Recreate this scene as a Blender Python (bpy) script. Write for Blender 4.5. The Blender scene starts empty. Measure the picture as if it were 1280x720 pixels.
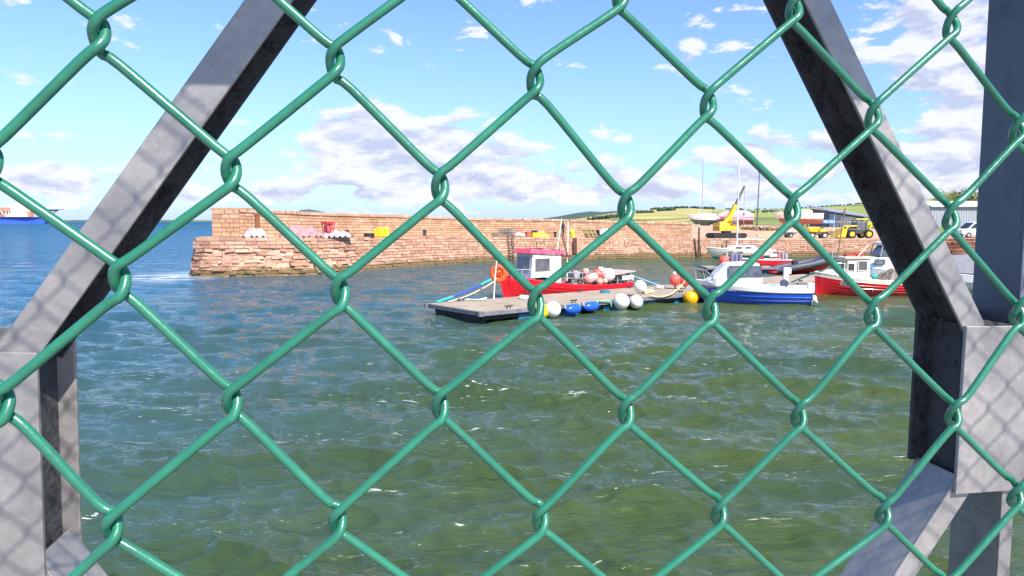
import bpy, math, random
import numpy as np
from mathutils import Vector, Matrix, noise
random.seed(11); rng = np.random.RandomState(5)
scene = bpy.context.scene
COL = scene.collection
R = math.radians
EYE = 4.0; F = 924.0; PITCH = R(5.13)
CP, SP = math.cos(PITCH), math.sin(PITCH)

def ray(px, py):
    u = (px-640)/F; v = (360-py)/F
    return Vector((u, CP+v*SP, -SP+v*CP))
def P(px, py, Y):
    d = ray(px, py); return Vector((0, 0, EYE))+d*(Y/d.y)
def G(px, py, z=0.0):
    d = ray(px, py); return Vector((0, 0, EYE))+d*((z-EYE)/d.z)
def zat(py, Y): return P(640, py, Y).z
def xat(px, Y): return (px-640)/F*Y     # good enough away from the frame edge

# ------------------------------------------------------------ materials
MATS = {}
def nn(nt, t, **k):
    n = nt.nodes.new(t)
    for a, b in k.items():
        if a == 'ins':
            for i, v in b.items(): n.inputs[i].default_value = v
        else: setattr(n, a, b)
    return n
def mat(name, col, rough=.6, metal=0., var=.18, scale=3., bump=0., bscale=25., coat=0., stain=None, stain_amt=.5, trans=0., spec=.5, emis=None):
    if name in MATS: return MATS[name]
    m = bpy.data.materials.new(name); m.use_nodes = True; nt = m.node_tree; L = nt.links
    b = nt.nodes['Principled BSDF']
    b.inputs['Roughness'].default_value = rough; b.inputs['Metallic'].default_value = metal
    b.inputs['Specular IOR Level'].default_value = spec
    b.inputs['Coat Weight'].default_value = coat; b.inputs['Coat Roughness'].default_value = .12
    if trans: b.inputs['Transmission Weight'].default_value = trans
    tc = nn(nt, 'ShaderNodeTexCoord')
    n1 = nn(nt, 'ShaderNodeTexNoise', ins={'Scale': scale, 'Detail': 5., 'Roughness': .62}); L.new(tc.outputs['Object'], n1.inputs['Vector'])
    mr = nn(nt, 'ShaderNodeMapRange', ins={1: .3, 2: .7, 3: 1-var, 4: 1+var}); L.new(n1.outputs['Fac'], mr.inputs[0])
    vm = nn(nt, 'ShaderNodeVectorMath', operation='SCALE'); vm.inputs[0].default_value = col[:3]; L.new(mr.outputs[0], vm.inputs['Scale'])
    out = vm.outputs[0]
    if stain:
        n2 = nn(nt, 'ShaderNodeTexNoise', ins={'Scale': scale*1.7, 'Detail': 6., 'Roughness': .7, 'Distortion': .5}); L.new(tc.outputs['Object'], n2.inputs['Vector'])
        r2 = nn(nt, 'ShaderNodeMapRange', ins={1: .52, 2: .68, 3: 0., 4: stain_amt}); L.new(n2.outputs['Fac'], r2.inputs[0])
        mx = nn(nt, 'ShaderNodeMix', data_type='RGBA'); L.new(r2.outputs[0], mx.inputs[0]); L.new(out, mx.inputs[6]); mx.inputs[7].default_value = (*stain, 1); out = mx.outputs[2]
    L.new(out, b.inputs['Base Color'])
    if bump:
        n3 = nn(nt, 'ShaderNodeTexNoise', ins={'Scale': bscale, 'Detail': 4.}); L.new(tc.outputs['Object'], n3.inputs['Vector'])
        bp = nn(nt, 'ShaderNodeBump', ins={'Strength': bump, 'Distance': .02}); L.new(n3.outputs['Fac'], bp.inputs['Height']); L.new(bp.outputs[0], b.inputs['Normal'])
    rr = nn(nt, 'ShaderNodeMapRange', ins={1: .3, 2: .7, 3: max(.02, rough-.08), 4: min(1, rough+.08)}); L.new(n1.outputs['Fac'], rr.inputs[0]); L.new(rr.outputs[0], b.inputs['Roughness'])
    MATS[name] = m; return m

# ------------------------------------------------------------ mesh builder
class MB:
    def __init__(s): s.v = []; s.f = []; s.m = []; s.s = []
    def add(s, vs, fs, m=0, smooth=False):
        o = len(s.v); s.v += [tuple(v) for v in vs]
        for f in fs: s.f.append([i+o for i in f]); s.m.append(m); s.s.append(smooth)
        return s
    def box(s, c, d, m=0, rot=None):
        x, y, z = d[0]/2, d[1]/2, d[2]/2; c = Vector(c)
        vs = [Vector((i, j, k)) for i in (-x, x) for j in (-y, y) for k in (-z, z)]
        if rot is not None: vs = [rot @ v for v in vs]
        return s.add([c+v for v in vs], [(0, 1, 3, 2), (4, 6, 7, 5), (0, 4, 5, 1), (2, 3, 7, 6), (0, 2, 6, 4), (1, 5, 7, 3)], m)
    def hexa(s, vs, m=0):   # 8 points: bottom ring 0-3, top ring 4-7
        return s.add(vs, [(3, 2, 1, 0), (4, 5, 6, 7), (0, 1, 5, 4), (1, 2, 6, 5), (2, 3, 7, 6), (3, 0, 4, 7)], m)
    def cyl(s, a, b, r0, r1=None, n=12, m=0, caps=True):
        r1 = r0 if r1 is None else r1; a = Vector(a); b = Vector(b); d = (b-a).normalized()
        q = d.to_track_quat('Z', 'Y').to_matrix(); vs = []
        for p, r in ((a, r0), (b, r1)):
            for k in range(n):
                t = 2*math.pi*k/n; vs.append(p+q @ Vector((r*math.cos(t), r*math.sin(t), 0)))
        s.add(vs, [(k, (k+1) % n, n+(k+1) % n, n+k) for k in range(n)], m, True)
        if caps:
            s.add(vs[:n], [tuple(range(n-1, -1, -1))], m); s.add(vs[n:], [tuple(range(n))], m)
        return s
    def ball(s, c, r, n=16, m=0, rot=None):
        if not hasattr(r, '__len__'): r = (r, r, r)
        c = Vector(c); k = n//2; vs = []
        for i in range(1, k):
            a = math.pi*i/k
            for j in range(n):
                t = 2*math.pi*j/n; vs.append(Vector((r[0]*math.sin(a)*math.cos(t), r[1]*math.sin(a)*math.sin(t), r[2]*math.cos(a))))
        vs += [Vector((0, 0, r[2])), Vector((0, 0, -r[2]))]
        if rot is not None: vs = [rot @ v for v in vs]
        fs = [((i)*n+j, (i+1)*n+j, (i+1)*n+(j+1) % n, i*n+(j+1) % n) for i in range(k-2) for j in range(n)]
        T = len(vs)-2
        fs += [(T, j, (j+1) % n) for j in range(n)]+[(T+1, (k-2)*n+(j+1) % n, (k-2)*n+j) for j in range(n)]
        return s.add([c+v for v in vs], fs, m, True)
    def tube(s, pts, r, n=8, m=0, closed=False, caps=True):
        pts = [Vector(p) for p in pts]; N = len(pts); vs = []
        rr = r if hasattr(r, '__len__') else [r]*N
        up = Vector((0.13, .21, .97)).normalized(); prev = None
        for i, p in enumerate(pts):
            a = pts[i-1] if (i or closed) else p; b = pts[(i+1) % N] if (i < N-1 or closed) else p
            t = (b-a).normalized()
            if prev is None:
                x = t.cross(up)
                if x.length < 1e-3: x = t.cross(Vector((1, 0, 0)))
            else: x = prev-t*prev.dot(t)
            x.normalize(); prev = x; y = t.cross(x)
            for k in range(n):
                g = 2*math.pi*k/n; vs.append(p+(x*math.cos(g)+y*math.sin(g))*rr[i])
        M = N if closed else N-1
        s.add(vs, [(i*n+k, i*n+(k+1) % n, ((i+1) % N)*n+(k+1) % n, ((i+1) % N)*n+k) for i in range(M) for k in range(n)], m, True)
        if caps and not closed:
            s.add(vs[:n], [tuple(range(n-1, -1, -1))], m); s.add(vs[-n:], [tuple(range(n))], m)
        return s
    def prism(s, poly, fn, w0, w1, m=0):     # poly of (u,v); fn(u,v,w) -> xyz
        n = len(poly)
        vs = [fn(u, v, w0) for u, v in poly]+[fn(u, v, w1) for u, v in poly]
        return s.add(vs, [tuple(range(n)), tuple(range(2*n-1, n-1, -1))]+[(i, n+i, n+(i+1) % n, (i+1) % n) for i in range(n)], m)
    def build(s, name, mats, parent=None, bevel=0, seg=2):
        me = bpy.data.meshes.new(name); me.from_pydata(s.v, [], s.f)
        if not isinstance(mats, (list, tuple)): mats = [mats]
        for a in mats: me.materials.append(a)
        me.polygons.foreach_set('material_index', s.m); me.polygons.foreach_set('use_smooth', s.s); me.update()
        import bmesh
        bm = bmesh.new(); bm.from_mesh(me); bmesh.ops.recalc_face_normals(bm, faces=bm.faces); bm.to_mesh(me); bm.free()
        o = bpy.data.objects.new(name, me); COL.objects.link(o)
        if parent is not None: o.parent = parent
        if bevel:
            b = o.modifiers.new('bevel', 'BEVEL'); b.width = bevel; b.segments = seg; b.limit_method = 'ANGLE'; b.angle_limit = R(35)
        return o

def tag(o, label, cat, group=None, kind=None):
    if label: o['label'] = label
    if cat: o['category'] = cat
    if group: o['group'] = group
    if kind: o['kind'] = kind
    return o
def thing(name, label, cat, loc=(0, 0, 0), rz=0, group=None):
    o = bpy.data.objects.new(name, None); COL.objects.link(o); o.empty_display_size = .2
    o.location = loc; o.rotation_euler = (0, 0, rz); return tag(o, label, cat, group)
def struct(o): o['kind'] = 'structure'; return o
def copy_tree(o, parent=None):
    c = o.copy(); COL.objects.link(c); c.parent = parent
    for ch in [x for x in bpy.data.objects if x.parent == o]: copy_tree(ch, c)
    return c
def catmull(pts, n=4, closed=False):
    pts = [Vector(p) for p in pts]; N = len(pts); out = []
    for i in range(N-1):
        a = pts[max(i-1, 0)]; b = pts[i]; c = pts[i+1]; d = pts[min(i+2, N-1)]
        for k in range(n):
            t = k/n
            out.append(.5*((2*b)+(-a+c)*t+(2*a-5*b+4*c-d)*t*t+(-a+3*b-3*c+d)*t**3))
    out.append(pts[-1]); return out
def text_mesh(name, txt, size, m, parent, loc, rot, ext=.004):
    cu = bpy.data.curves.new(name, 'FONT'); cu.body = txt; cu.size = size; cu.extrude = ext; cu.align_x = 'CENTER'; cu.align_y = 'CENTER'
    t = bpy.data.objects.new(name, cu); COL.objects.link(t); bpy.context.view_layer.update()
    me = bpy.data.meshes.new_from_object(t.evaluated_get(bpy.context.evaluated_depsgraph_get()))
    bpy.data.objects.remove(t); me.materials.clear(); me.materials.append(m)
    o = bpy.data.objects.new(name, me); COL.objects.link(o); o.parent = parent
    o.matrix_local = Matrix.Translation(loc) @ rot.to_4x4(); return o

# ------------------------------------------------------------ camera, light, sky
cam = bpy.data.cameras.new('Camera'); co = bpy.data.objects.new('Camera', cam); COL.objects.link(co)
cam.sensor_width = 36; cam.lens = 36*F/1280; cam.clip_start = .02; cam.clip_end = 60000
co.location = (0, 0, EYE); co.rotation_euler = (math.pi/2-PITCH, 0, 0); scene.camera = co
SUN_EL, SUN_AZ = R(47), R(146)      # azimuth clockwise from +Y
S = Vector((math.sin(SUN_AZ)*math.cos(SUN_EL), math.cos(SUN_AZ)*math.cos(SUN_EL), math.sin(SUN_EL)))
sl = bpy.data.lights.new('sun', 'SUN'); sl.energy = 4.6; sl.angle = R(.35); sl.color = (1, .955, .89)
so = bpy.data.objects.new('sun', sl); COL.objects.link(so); so.rotation_euler = S.to_track_quat('Z', 'Y').to_euler()

w = bpy.data.worlds.new('World'); scene.world = w; w.use_nodes = True; nt = w.node_tree; L = nt.links; nt.nodes.clear()
sky = nn(nt, 'ShaderNodeTexSky', sky_type='NISHITA', sun_disc=False, sun_elevation=SUN_EL, sun_rotation=SUN_AZ, altitude=0, air_density=1.0, dust_density=.35, ozone_density=1.6)
tc = nn(nt, 'ShaderNodeTexCoord'); sx = nn(nt, 'ShaderNodeSeparateXYZ'); L.new(tc.outputs['Generated'], sx.inputs[0])
def M(op, a, b=None, c=None):
    n = nn(nt, 'ShaderNodeMath', operation=op)
    for i, x in enumerate((a, b, c)):
        if x is None: continue
        if isinstance(x, (int, float)): n.inputs[i].default_value = x
        else: L.new(x, n.inputs[i])
    return n.outputs[0]
az = M('ARCTAN2', sx.outputs[0], sx.outputs[1]); el = M('ARCSINE', sx.outputs[2])
cb = nn(nt, 'ShaderNodeCombineXYZ'); L.new(M('MULTIPLY', az, 3.4), cb.inputs[0]); L.new(M('MULTIPLY', el, 8.5), cb.inputs[1])
n1 = nn(nt, 'ShaderNodeTexNoise', ins={'Scale': 3.3, 'Detail': 11., 'Roughness': .6, 'Distortion': .3}); L.new(cb.outputs[0], n1.inputs['Vector'])
up = nn(nt, 'ShaderNodeVectorMath', operation='ADD'); L.new(cb.outputs[0], up.inputs[0]); up.inputs[1].default_value = (.03, .11, 0)
n2 = nn(nt, 'ShaderNodeTexNoise', ins={'Scale': 3.3, 'Detail': 7., 'Roughness': .6, 'Distortion': .3}); L.new(up.outputs[0], n2.inputs['Vector'])
BL = [(450, 165, 85, 38, .34), (560, 190, 120, 36, .34), (500, 215, 150, 22, .16), (740, 232, 150, 24, .26), (640, 241, 240, 15, .2), (975, 185, 95, 18, .34), (960, 228, 130, 22, .24),
      (1190, 130, 90, 80, .36), (1120, 25, 70, 25, .2), (1200, 225, 90, 32, .3), (890, 55, 55, 30, .16), (850, 88, 35, 14, .14), (530, 52, 55, 18, .19),
      (55, 216, 110, 14, .27), (60, 172, 90, 6, .24), (30, 238, 130, 13, .22), (165, 85, 55, 16, .08), (330, 243, 120, 12, .24), (1240, 60, 60, 60, .3)]
bias = None
for px, py, rx, ry, wt in BL:
    wt *= 1.0
    a0 = math.atan((px-640)/F); e0 = math.atan((277-py)/F*math.cos(a0)); ra = rx/F*1.1; re = ry/F*1.1
    qa = M('DIVIDE', M('SUBTRACT', az, a0), ra); qe = M('DIVIDE', M('SUBTRACT', el, e0), re)
    g = M('MULTIPLY', M('EXPONENT', M('MULTIPLY', M('ADD', M('MULTIPLY', qa, qa), M('MULTIPLY', qe, qe)), -1.)), wt)
    bias = g if bias is None else M('ADD', bias, g)
hz = M('MULTIPLY', M('EXPONENT', M('MULTIPLY', M('ABSOLUTE', el), -14.)), .0)
dens = M('ADD', M('ADD', M('MULTIPLY_ADD', n1.outputs['Fac'], 1.7, -.35), bias), hz)
lit = M('MULTIPLY_ADD', M('SUBTRACT', n1.outputs['Fac'], n2.outputs['Fac']), 6.5, M('MULTIPLY_ADD', bias, -.45, .80))
cm = nn(nt, 'ShaderNodeMapRange', interpolation_type='SMOOTHSTEP', ins={1: .665, 2: .80, 3: 0., 4: .93}); L.new(dens, cm.inputs[0])
dn = nn(nt, 'ShaderNodeMapRange', ins={1: .0, 2: 1., 3: 0., 4: 1.}); L.new(lit, dn.inputs[0])
cc = nn(nt, 'ShaderNodeMix', data_type='RGBA'); L.new(dn.outputs[0], cc.inputs[0]); cc.inputs[6].default_value = (4.7, 5.1, 6.7, 1); cc.inputs[7].default_value = (7.6, 7.75, 8.7, 1)
# pale veil low over the horizon
vl = M('MULTIPLY', M('EXPONENT', M('MULTIPLY', M('ABSOLUTE', el), -9.)), .75)
sk2 = nn(nt, 'ShaderNodeVectorMath', operation='MULTIPLY'); L.new(sky.outputs[0], sk2.inputs[0]); sk2.inputs[1].default_value = (1.12, 1.38, 1.85)
vm_ = nn(nt, 'ShaderNodeMix', data_type='RGBA'); L.new(vl, vm_.inputs[0]); L.new(sk2.outputs[0], vm_.inputs[6]); vm_.inputs[7].default_value = (3.9, 5.5, 9.6, 1)
mx = nn(nt, 'ShaderNodeMix', data_type='RGBA'); L.new(cm.outputs[0], mx.inputs[0]); L.new(vm_.outputs[2], mx.inputs[6]); L.new(cc.outputs[2], mx.inputs[7])
bg = nn(nt, 'ShaderNodeBackground', ins={1: .072}); L.new(mx.outputs[2], bg.inputs[0]); ow = nn(nt, 'ShaderNodeOutputWorld'); L.new(bg.outputs[0], ow.inputs[0])
scene.view_settings.view_transform = 'Standard'; scene.view_settings.look = 'None'; scene.view_settings.exposure = .84; scene.view_settings.gamma = 1
scene.render.engine = 'CYCLES'
# ============================================================ sea
def build_sea():
    na = 1050; A = np.radians(np.linspace(-60, 60, na))
    r = np.concatenate([np.linspace(2.0, 5.9, 14), 1/np.linspace(1/6., 1/900., 640), np.array([1200, 1800, 3000, 5000, 9000, 16000.])])
    dr = np.gradient(r); RR, AA = np.meshgrid(r, A, indexing='ij'); X = RR*np.sin(AA); Y = RR*np.cos(AA); DR = np.broadcast_to(dr[:, None], RR.shape)
    Z = np.zeros_like(X); DX = np.zeros_like(X); DY = np.zeros_like(X)
    g = np.random.RandomState(3)
    for k in range(84):
        lam = .24*(28.0**(k/83.))*g.uniform(.93, 1.07)          # 0.42 .. 6.7 m
        th = R(-99)+g.normal(0, .40 if lam > .8 else .6)
        kx, ky = 2*np.pi/lam*np.cos(th), 2*np.pi/lam*np.sin(th)
        a = .0088*lam**.9*np.exp(-(lam/4.2)**3)
        att = np.clip(lam/(2.1*DR)-.9, 0, 1); ph = g.uniform(0, 6.28)
        arg = kx*X+ky*Y+ph+.5*np.sin(X*.11*g.uniform(.5, 1.5)+Y*.13+ph)
        Z += a*att*np.cos(arg); q = 1.0
        DX -= q*a*att*np.cos(th)*np.sin(arg); DY -= q*a*att*np.sin(th)*np.sin(arg)
    # gusts: patches of livelier water
    gm = 1+.35*np.sin(X*.31+Y*.17+1.)*np.sin(Y*.23-X*.12)
    Z *= gm
    co_ = np.stack([X+DX*gm, Y+DY*gm, Z], -1).reshape(-1, 3)
    nr = len(r); idx = np.arange(nr*na).reshape(nr, na)
    f = np.stack([idx[:-1, :-1], idx[:-1, 1:], idx[1:, 1:], idx[1:, :-1]], -1).reshape(-1, 4)[:, ::-1]
    me = bpy.data.meshes.new('sea'); me.vertices.add(len(co_)); me.vertices.foreach_set('co', co_.ravel().astype(np.float32))
    me.loops.add(f.size); me.loops.foreach_set('vertex_index', f.ravel().astype(np.int32))
    me.polygons.add(len(f)); me.polygons.foreach_set('loop_start', np.arange(0, f.size, 4, dtype=np.int32)); me.polygons.foreach_set('loop_total', np.full(len(f), 4, dtype=np.int32))
    me.polygons.foreach_set('use_smooth', np.ones(len(f), dtype=bool)); me.update(calc_edges=True)
    o = bpy.data.objects.new('sea', me); COL.objects.link(o); struct(o)
    m = bpy.data.materials.new('sea_water'); m.use_nodes = True; nt = m.node_tree; L = nt.links; b = nt.nodes['Principled BSDF']
    tc = nn(nt, 'ShaderNodeTexCoord'); ob = tc.outputs['Object']
    mp = nn(nt, 'ShaderNodeMapping'); mp.inputs['Scale'].default_value = (.27, 1.7, 1); mp.inputs['Rotation'].default_value = (0, 0, .14); L.new(ob, mp.inputs[0])
    def noi(s, d, r_=.6, dist=0., vec=mp.outputs[0]):
        n = nn(nt, 'ShaderNodeTexNoise', ins={'Scale': s, 'Detail': d, 'Roughness': r_, 'Distortion': dist}); L.new(vec, n.inputs['Vector']); return n.outputs['Fac']
    def mth(op, a, b_=None):
        n = nn(nt, 'ShaderNodeMath', operation=op)
        for i, x in enumerate((a, b_)):
            if x is None: continue
            if isinstance(x, (int, float)): n.inputs[i].default_value = x
            else: L.new(x, n.inputs[i])
        return n.outputs[0]
    def mr(x, a, b_, c, d):
        n = nn(nt, 'ShaderNodeMapRange', ins={1: a, 2: b_, 3: c, 4: d}); L.new(x, n.inputs[0]); return n.outputs[0]
    def mix(f_, a, b_):
        n = nn(nt, 'ShaderNodeMix', data_type='RGBA'); L.new(f_, n.inputs[0])
        for i, x in ((6, a), (7, b_)):
            if isinstance(x, tuple): n.inputs[i].default_value = (*x, 1)
            else: L.new(x, n.inputs[i])
        return n.outputs[2]
    sp = nn(nt, 'ShaderNodeSeparateXYZ'); L.new(ob, sp.inputs[0])
    # silty green harbour water, cleaner and bluer out to sea
    big = noi(.16, 3.)
    off = mth('ADD', mth('MULTIPLY', sp.outputs[0], -.022), mth('MULTIPLY', mth('SUBTRACT', big, .5), .9))
    sea_f = mr(mth('ADD', off, mth('MULTIPLY', sp.outputs[1], .0035)), .0, .75, 0., 1.)
    c1 = mix(mr(big, .35, .65, 0., 1.), (.035, .064, .023), (.061, .084, .017))
    c2 = mix(sea_f, c1, (.008, .078, .150))
    # foam: flecks on crests and the wash round the pier head
    fo = mth('MULTIPLY', mr(noi(1.9, 8., .72, .6), .64, .69, 0., 1.), mr(noi(.22, 2.), .47, .60, 0., 1.))
    fo = mth('MULTIPLY', fo, mr(sp.outputs[2], .0, .09, .25, 1.))
    fo = mth('MAXIMUM', fo, mth('MULTIPLY', mr(noi(7.5, 6., .7, .8), .63, .68, 0., 1.), mr(noi(.35, 3.), .49, .58, 0., 1.)))
    dx = mth('SUBTRACT', sp.outputs[0], -24.6); dy = mth('SUBTRACT', sp.outputs[1], 54.2)
    dd = mth('SQRT', mth('ADD', mth('MULTIPLY', dx, dx), mth('MULTIPLY', mth('MULTIPLY', dy, dy), .5)))
    wash = mth('MULTIPLY', mr(dd, .6, 4.6, 1., 0.), mr(noi(1.3, 7., .7, .5), .42, .58, 0., 1.))
    foam = mth('MINIMUM', mth('ADD', fo, wash), 1.)
    L.new(mix(foam, c2, (.75, .78, .76)), b.inputs['Base Color'])
    L.new(mr(foam, 0, 1, .03, .6), b.inputs['Roughness']); b.inputs['IOR'].default_value = 1.45
    h = mth('ADD', mth('ADD', mth('MULTIPLY', noi(2.6, 4., .6, .35), .115), mth('MULTIPLY', noi(8., 4., .6, .35), .034)), mth('MULTIPLY', noi(24., 3., .6, .3), .0045))
    bp = nn(nt, 'ShaderNodeBump', ins={'Strength': 1., 'Distance': 1.}); L.new(h, bp.inputs['Height'])
    # wavelets too small to model out at range: tilt the surface directly
    rr2 = mth('SQRT', mth('ADD', mth('MULTIPLY', sp.outputs[0], sp.outputs[0]), mth('MULTIPLY', sp.outputs[1], sp.outputs[1])))
    amt = mr(rr2, 12., 60., .05, .62)
    mp2 = nn(nt, 'ShaderNodeMapping'); mp2.inputs['Scale'].default_value = (.55, 1.5, 1); L.new(ob, mp2.inputs[0])
    nc = nn(nt, 'ShaderNodeTexNoise', ins={'Scale': 1.5, 'Detail': 5., 'Roughness': .7}); L.new(mp2.outputs[0], nc.inputs['Vector'])
    sb = nn(nt, 'ShaderNodeVectorMath', operation='SUBTRACT'); L.new(nc.outputs['Color'], sb.inputs[0]); sb.inputs[1].default_value = (.5, .5, .5)
    ml = nn(nt, 'ShaderNodeVectorMath', operation='MULTIPLY'); L.new(sb.outputs[0], ml.inputs[0]); ml.inputs[1].default_value = (1.3, 2.0, 0)
    sc2 = nn(nt, 'ShaderNodeVectorMath', operation='SCALE'); L.new(ml.outputs[0], sc2.inputs[0]); L.new(amt, sc2.inputs['Scale'])
    ad2 = nn(nt, 'ShaderNodeVectorMath', operation='ADD'); L.new(bp.outputs[0], ad2.inputs[0]); L.new(sc2.outputs[0], ad2.inputs[1])
    # at range only the faces of the wavelets turned towards the viewer are seen
    ge = nn(nt, 'ShaderNodeNewGeometry'); vi = nn(nt, 'ShaderNodeVectorMath', operation='SCALE'); L.new(ge.outputs['Incoming'], vi.inputs[0]); L.new(mr(rr2, 18., 90., .03, .30), vi.inputs['Scale'])
    ad3 = nn(nt, 'ShaderNodeVectorMath', operation='ADD'); L.new(ad2.outputs[0], ad3.inputs[0]); L.new(vi.outputs[0], ad3.inputs[1]); ad2 = ad3
    nz = nn(nt, 'ShaderNodeVectorMath', operation='NORMALIZE'); L.new(ad2.outputs[0], nz.inputs[0]); L.new(nz.outputs[0], b.inputs['Normal'])
    me.materials.append(m)
build_sea()

# ============================================================ chain link fence
TH = R(10.9); FT = Vector((math.cos(TH), math.sin(TH), 0)); FN = Vector((-math.sin(TH), math.cos(TH), 0)); FO = Vector((0, .268, EYE))
def unp(px, py, O, T, N):
    d = ray(px, py); t = (O-Vector((0, 0, EYE))).dot(N)/d.dot(N); p = Vector((0, 0, EYE))+d*t
    return (p-O).dot(T), p.z-EYE
KN = {(0, 4): (4, 506), (1, 1): (124, 45), (1, 3): (150, 352), (1, 5): (140, 661), (2, 2): (289, 215), (2, 4): (290, 504), (3, 1): (419, 77), (3, 3): (425, 366), (3, 5): (422, 652),
      (4, 2): (550, 233), (4, 4): (550, 508), (5, 1): (669, 99), (5, 3): (670, 379), (5, 5): (675.6, 648), (6, 0): (776, -8), (6, 2): (782.5, 257), (6, 4): (782.5, 514),
      (7, 1): (885.5, 128), (7, 3): (888, 385), (7, 5): (899, 639), (8, 0): (993, 8), (8, 2): (991, 259), (8, 4): (998.7, 517), (9, 1): (1092, 142), (9, 3): (1090.6, 390), (9, 5): (1104.5, 638),
      (10, 0): (1190, 28), (10, 2): (1189, 269), (10, 4): (1192, 515.6), (11, 1): (1273, 159), (11, 3): (1273, 390)}
UV = {k: unp(*p, FO, FT, FN) for k, p in KN.items()}
A_ = np.array([[1, i] for i, j in UV]); su = np.linalg.lstsq(A_, np.array([u for u, v in UV.values()]), rcond=None)[0]
A_ = np.array([[1, j] for i, j in UV]); sv = np.linalg.lstsq(A_, np.array([v for u, v in UV.values()]), rcond=None)[0]
print('mesh pitch', su, sv)
def base_uv(i, j):
    return su[0]+su[1]*i, sv[0]+sv[1]*j
def knot(i, j):
    if (i, j) in UV: return UV[(i, j)]
    u, v = base_uv(i, j); W = .02; du = dv = 0
    for (a, b_), (uu, vv) in UV.items():
        d2 = (a-i)**2+(b_-j)**2
        if d2 < 40: w_ = 1/d2**1.5; bu, bv = base_uv(a, b_); du += w_*(uu-bu); dv += w_*(vv-bv); W += w_
    return u+du/W, v+dv/W
J0, J1 = -40, 36           # rows above and below
def fpt(u, v, w): return FO+FT*u+FN*w+Vector((0, 0, v))
m_pvc = mat('green_pvc_wire', (.019, .165, .092), rough=.33, var=.16, scale=40, bump=.05, bscale=90, coat=.4, stain=(.03, .085, .06), stain_amt=.4)
fence = thing('chain_link_fence', 'green plastic-coated chain link fence filling the foreground', 'fence', (0, .268, 2.4))
def spiral(i, detail):
    pts = []; dp = .0023
    for j in range(J0, J1+1):
        u, v = knot(i, j) if (j-i) % 2 == 0 else knot(i+1, j)
        left = (j-i) % 2 == 0
        sg = 1 if left else -1      # left knots hook to the left
        f = -dp if left else dp
        n_ = .0006*math.sin(i*3.1+j*1.7)
        pts += [(u+sg*.0052, v+.0086, f), (u-sg*(.0002), v+.0044+n_, f), (u-sg*.00175, v, 0), (u-sg*(.0002), v-.0044+n_, -f), (u+sg*.0052, v-.0086, -f)]
    return pts
def wire_radius(i): return float(np.interp(i, [0, 4, 9], [.00182, .00154, .00144]))
shared = {}
fi = fence.matrix_basis.inverted() if False else Vector((0, .268, 2.4))
for i in range(-30, 62):
    near = -2 <= i <= 12
    if near:
        p3 = [fpt(*p)-fi for p in catmull(spiral(i, 1), 4)]
        MB().tube(p3, wire_radius(i), 12).build('wire', m_pvc, fence)
    else:
        k = i % 2
        if k not in shared:
            mb = MB(); ref = k+200; p3 = [fpt(p[0]-su[1]*ref, p[1], p[2])-fi for p in catmull(spiral(ref, 0), 2)]
            mb.tube(p3, .0016, 7); shared[k] = mb.build('wire', m_pvc, fence); o = shared[k]; shared[(k, 'free')] = True
        if shared.get((k, 'free')): o = shared[k]; shared[(k, 'free')] = False
        else: o = shared[k].copy(); COL.objects.link(o); o.parent = fence
        o.location = FT*(su[1]*i)
m_green = mat('green_post_paint', (.012, .12, .065), rough=.4)
for i in (-31, 63):
    u, _ = base_uv(i, 0); p = fpt(u, 0, 0)-fi; MB().cyl((p.x, p.y, 0), (p.x, p.y, 3.1), .03, n=20).ball((p.x, p.y, 3.1), .034).build('fence_post', m_green, fence)

# ============================================================ galvanised lattice frame behind the fence
def galv():
    m = bpy.data.materials.new('galvanised_steel'); m.use_nodes = True; nt = m.node_tree; L = nt.links; b = nt.nodes['Principled BSDF']
    tc = nn(nt, 'ShaderNodeTexCoord'); ob = tc.outputs['Object']
    vo = nn(nt, 'ShaderNodeTexVoronoi', ins={'Scale': 75.}); L.new(ob, vo.inputs['Vector'])
    n1 = nn(nt, 'ShaderNodeTexNoise', ins={'Scale': 7., 'Detail': 8., 'Roughness': .68, 'Distortion': .3}); L.new(ob, n1.inputs['Vector'])
    n2 = nn(nt, 'ShaderNodeTexNoise', ins={'Scale': 130., 'Detail': 3., 'Roughness': .7}); L.new(ob, n2.inputs['Vector'])
    rp = nn(nt, 'ShaderNodeValToRGB'); L.new(n1.outputs['Fac'], rp.inputs[0])
    e = rp.color_ramp.elements; e[0].position = .28; e[0].color = (.25, .235, .23, 1); e[1].position = .72; e[1].color = (.47, .43, .40, 1)
    mr = nn(nt, 'ShaderNodeMapRange', ins={1: 0., 2: 1., 3: .93, 4: 1.07}); 
    s3 = nn(nt, 'ShaderNodeSeparateColor'); L.new(vo.outputs['Color'], s3.inputs[0]); L.new(s3.outputs[0], mr.inputs[0])
    mm = nn(nt, 'ShaderNodeVectorMath', operation='SCALE'); L.new(rp.outputs[0], mm.inputs[0]); L.new(mr.outputs[0], mm.inputs['Scale'])
    # pale zinc flecks
    fl = nn(nt, 'ShaderNodeMapRange', ins={1: .62, 2: .74, 3: 0., 4: .45}); L.new(n2.outputs['Fac'], fl.inputs[0])
    mx = nn(nt, 'ShaderNodeMix', data_type='RGBA'); L.new(fl.outputs[0], mx.inputs[0]); L.new(mm.outputs[0], mx.inputs[6]); mx.inputs[7].default_value = (.42, .42, .42, 1)
    L.new(mx.outputs[2], b.inputs['Base Color']); b.inputs['Metallic'].default_value = .6
    rr = nn(nt, 'ShaderNodeMapRange', ins={1: .3, 2: .7, 3: .42, 4: .62}); L.new(n1.outputs['Fac'], rr.inputs[0]); L.new(rr.outputs[0], b.inputs['Roughness'])
    bp = nn(nt, 'ShaderNodeBump', ins={'Strength': .12, 'Distance': .002}); L.new(n2.outputs['Fac'], bp.inputs['Height']); L.new(bp.outputs[0], b.inputs['Normal'])
    return m
m_galv = galv()
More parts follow.
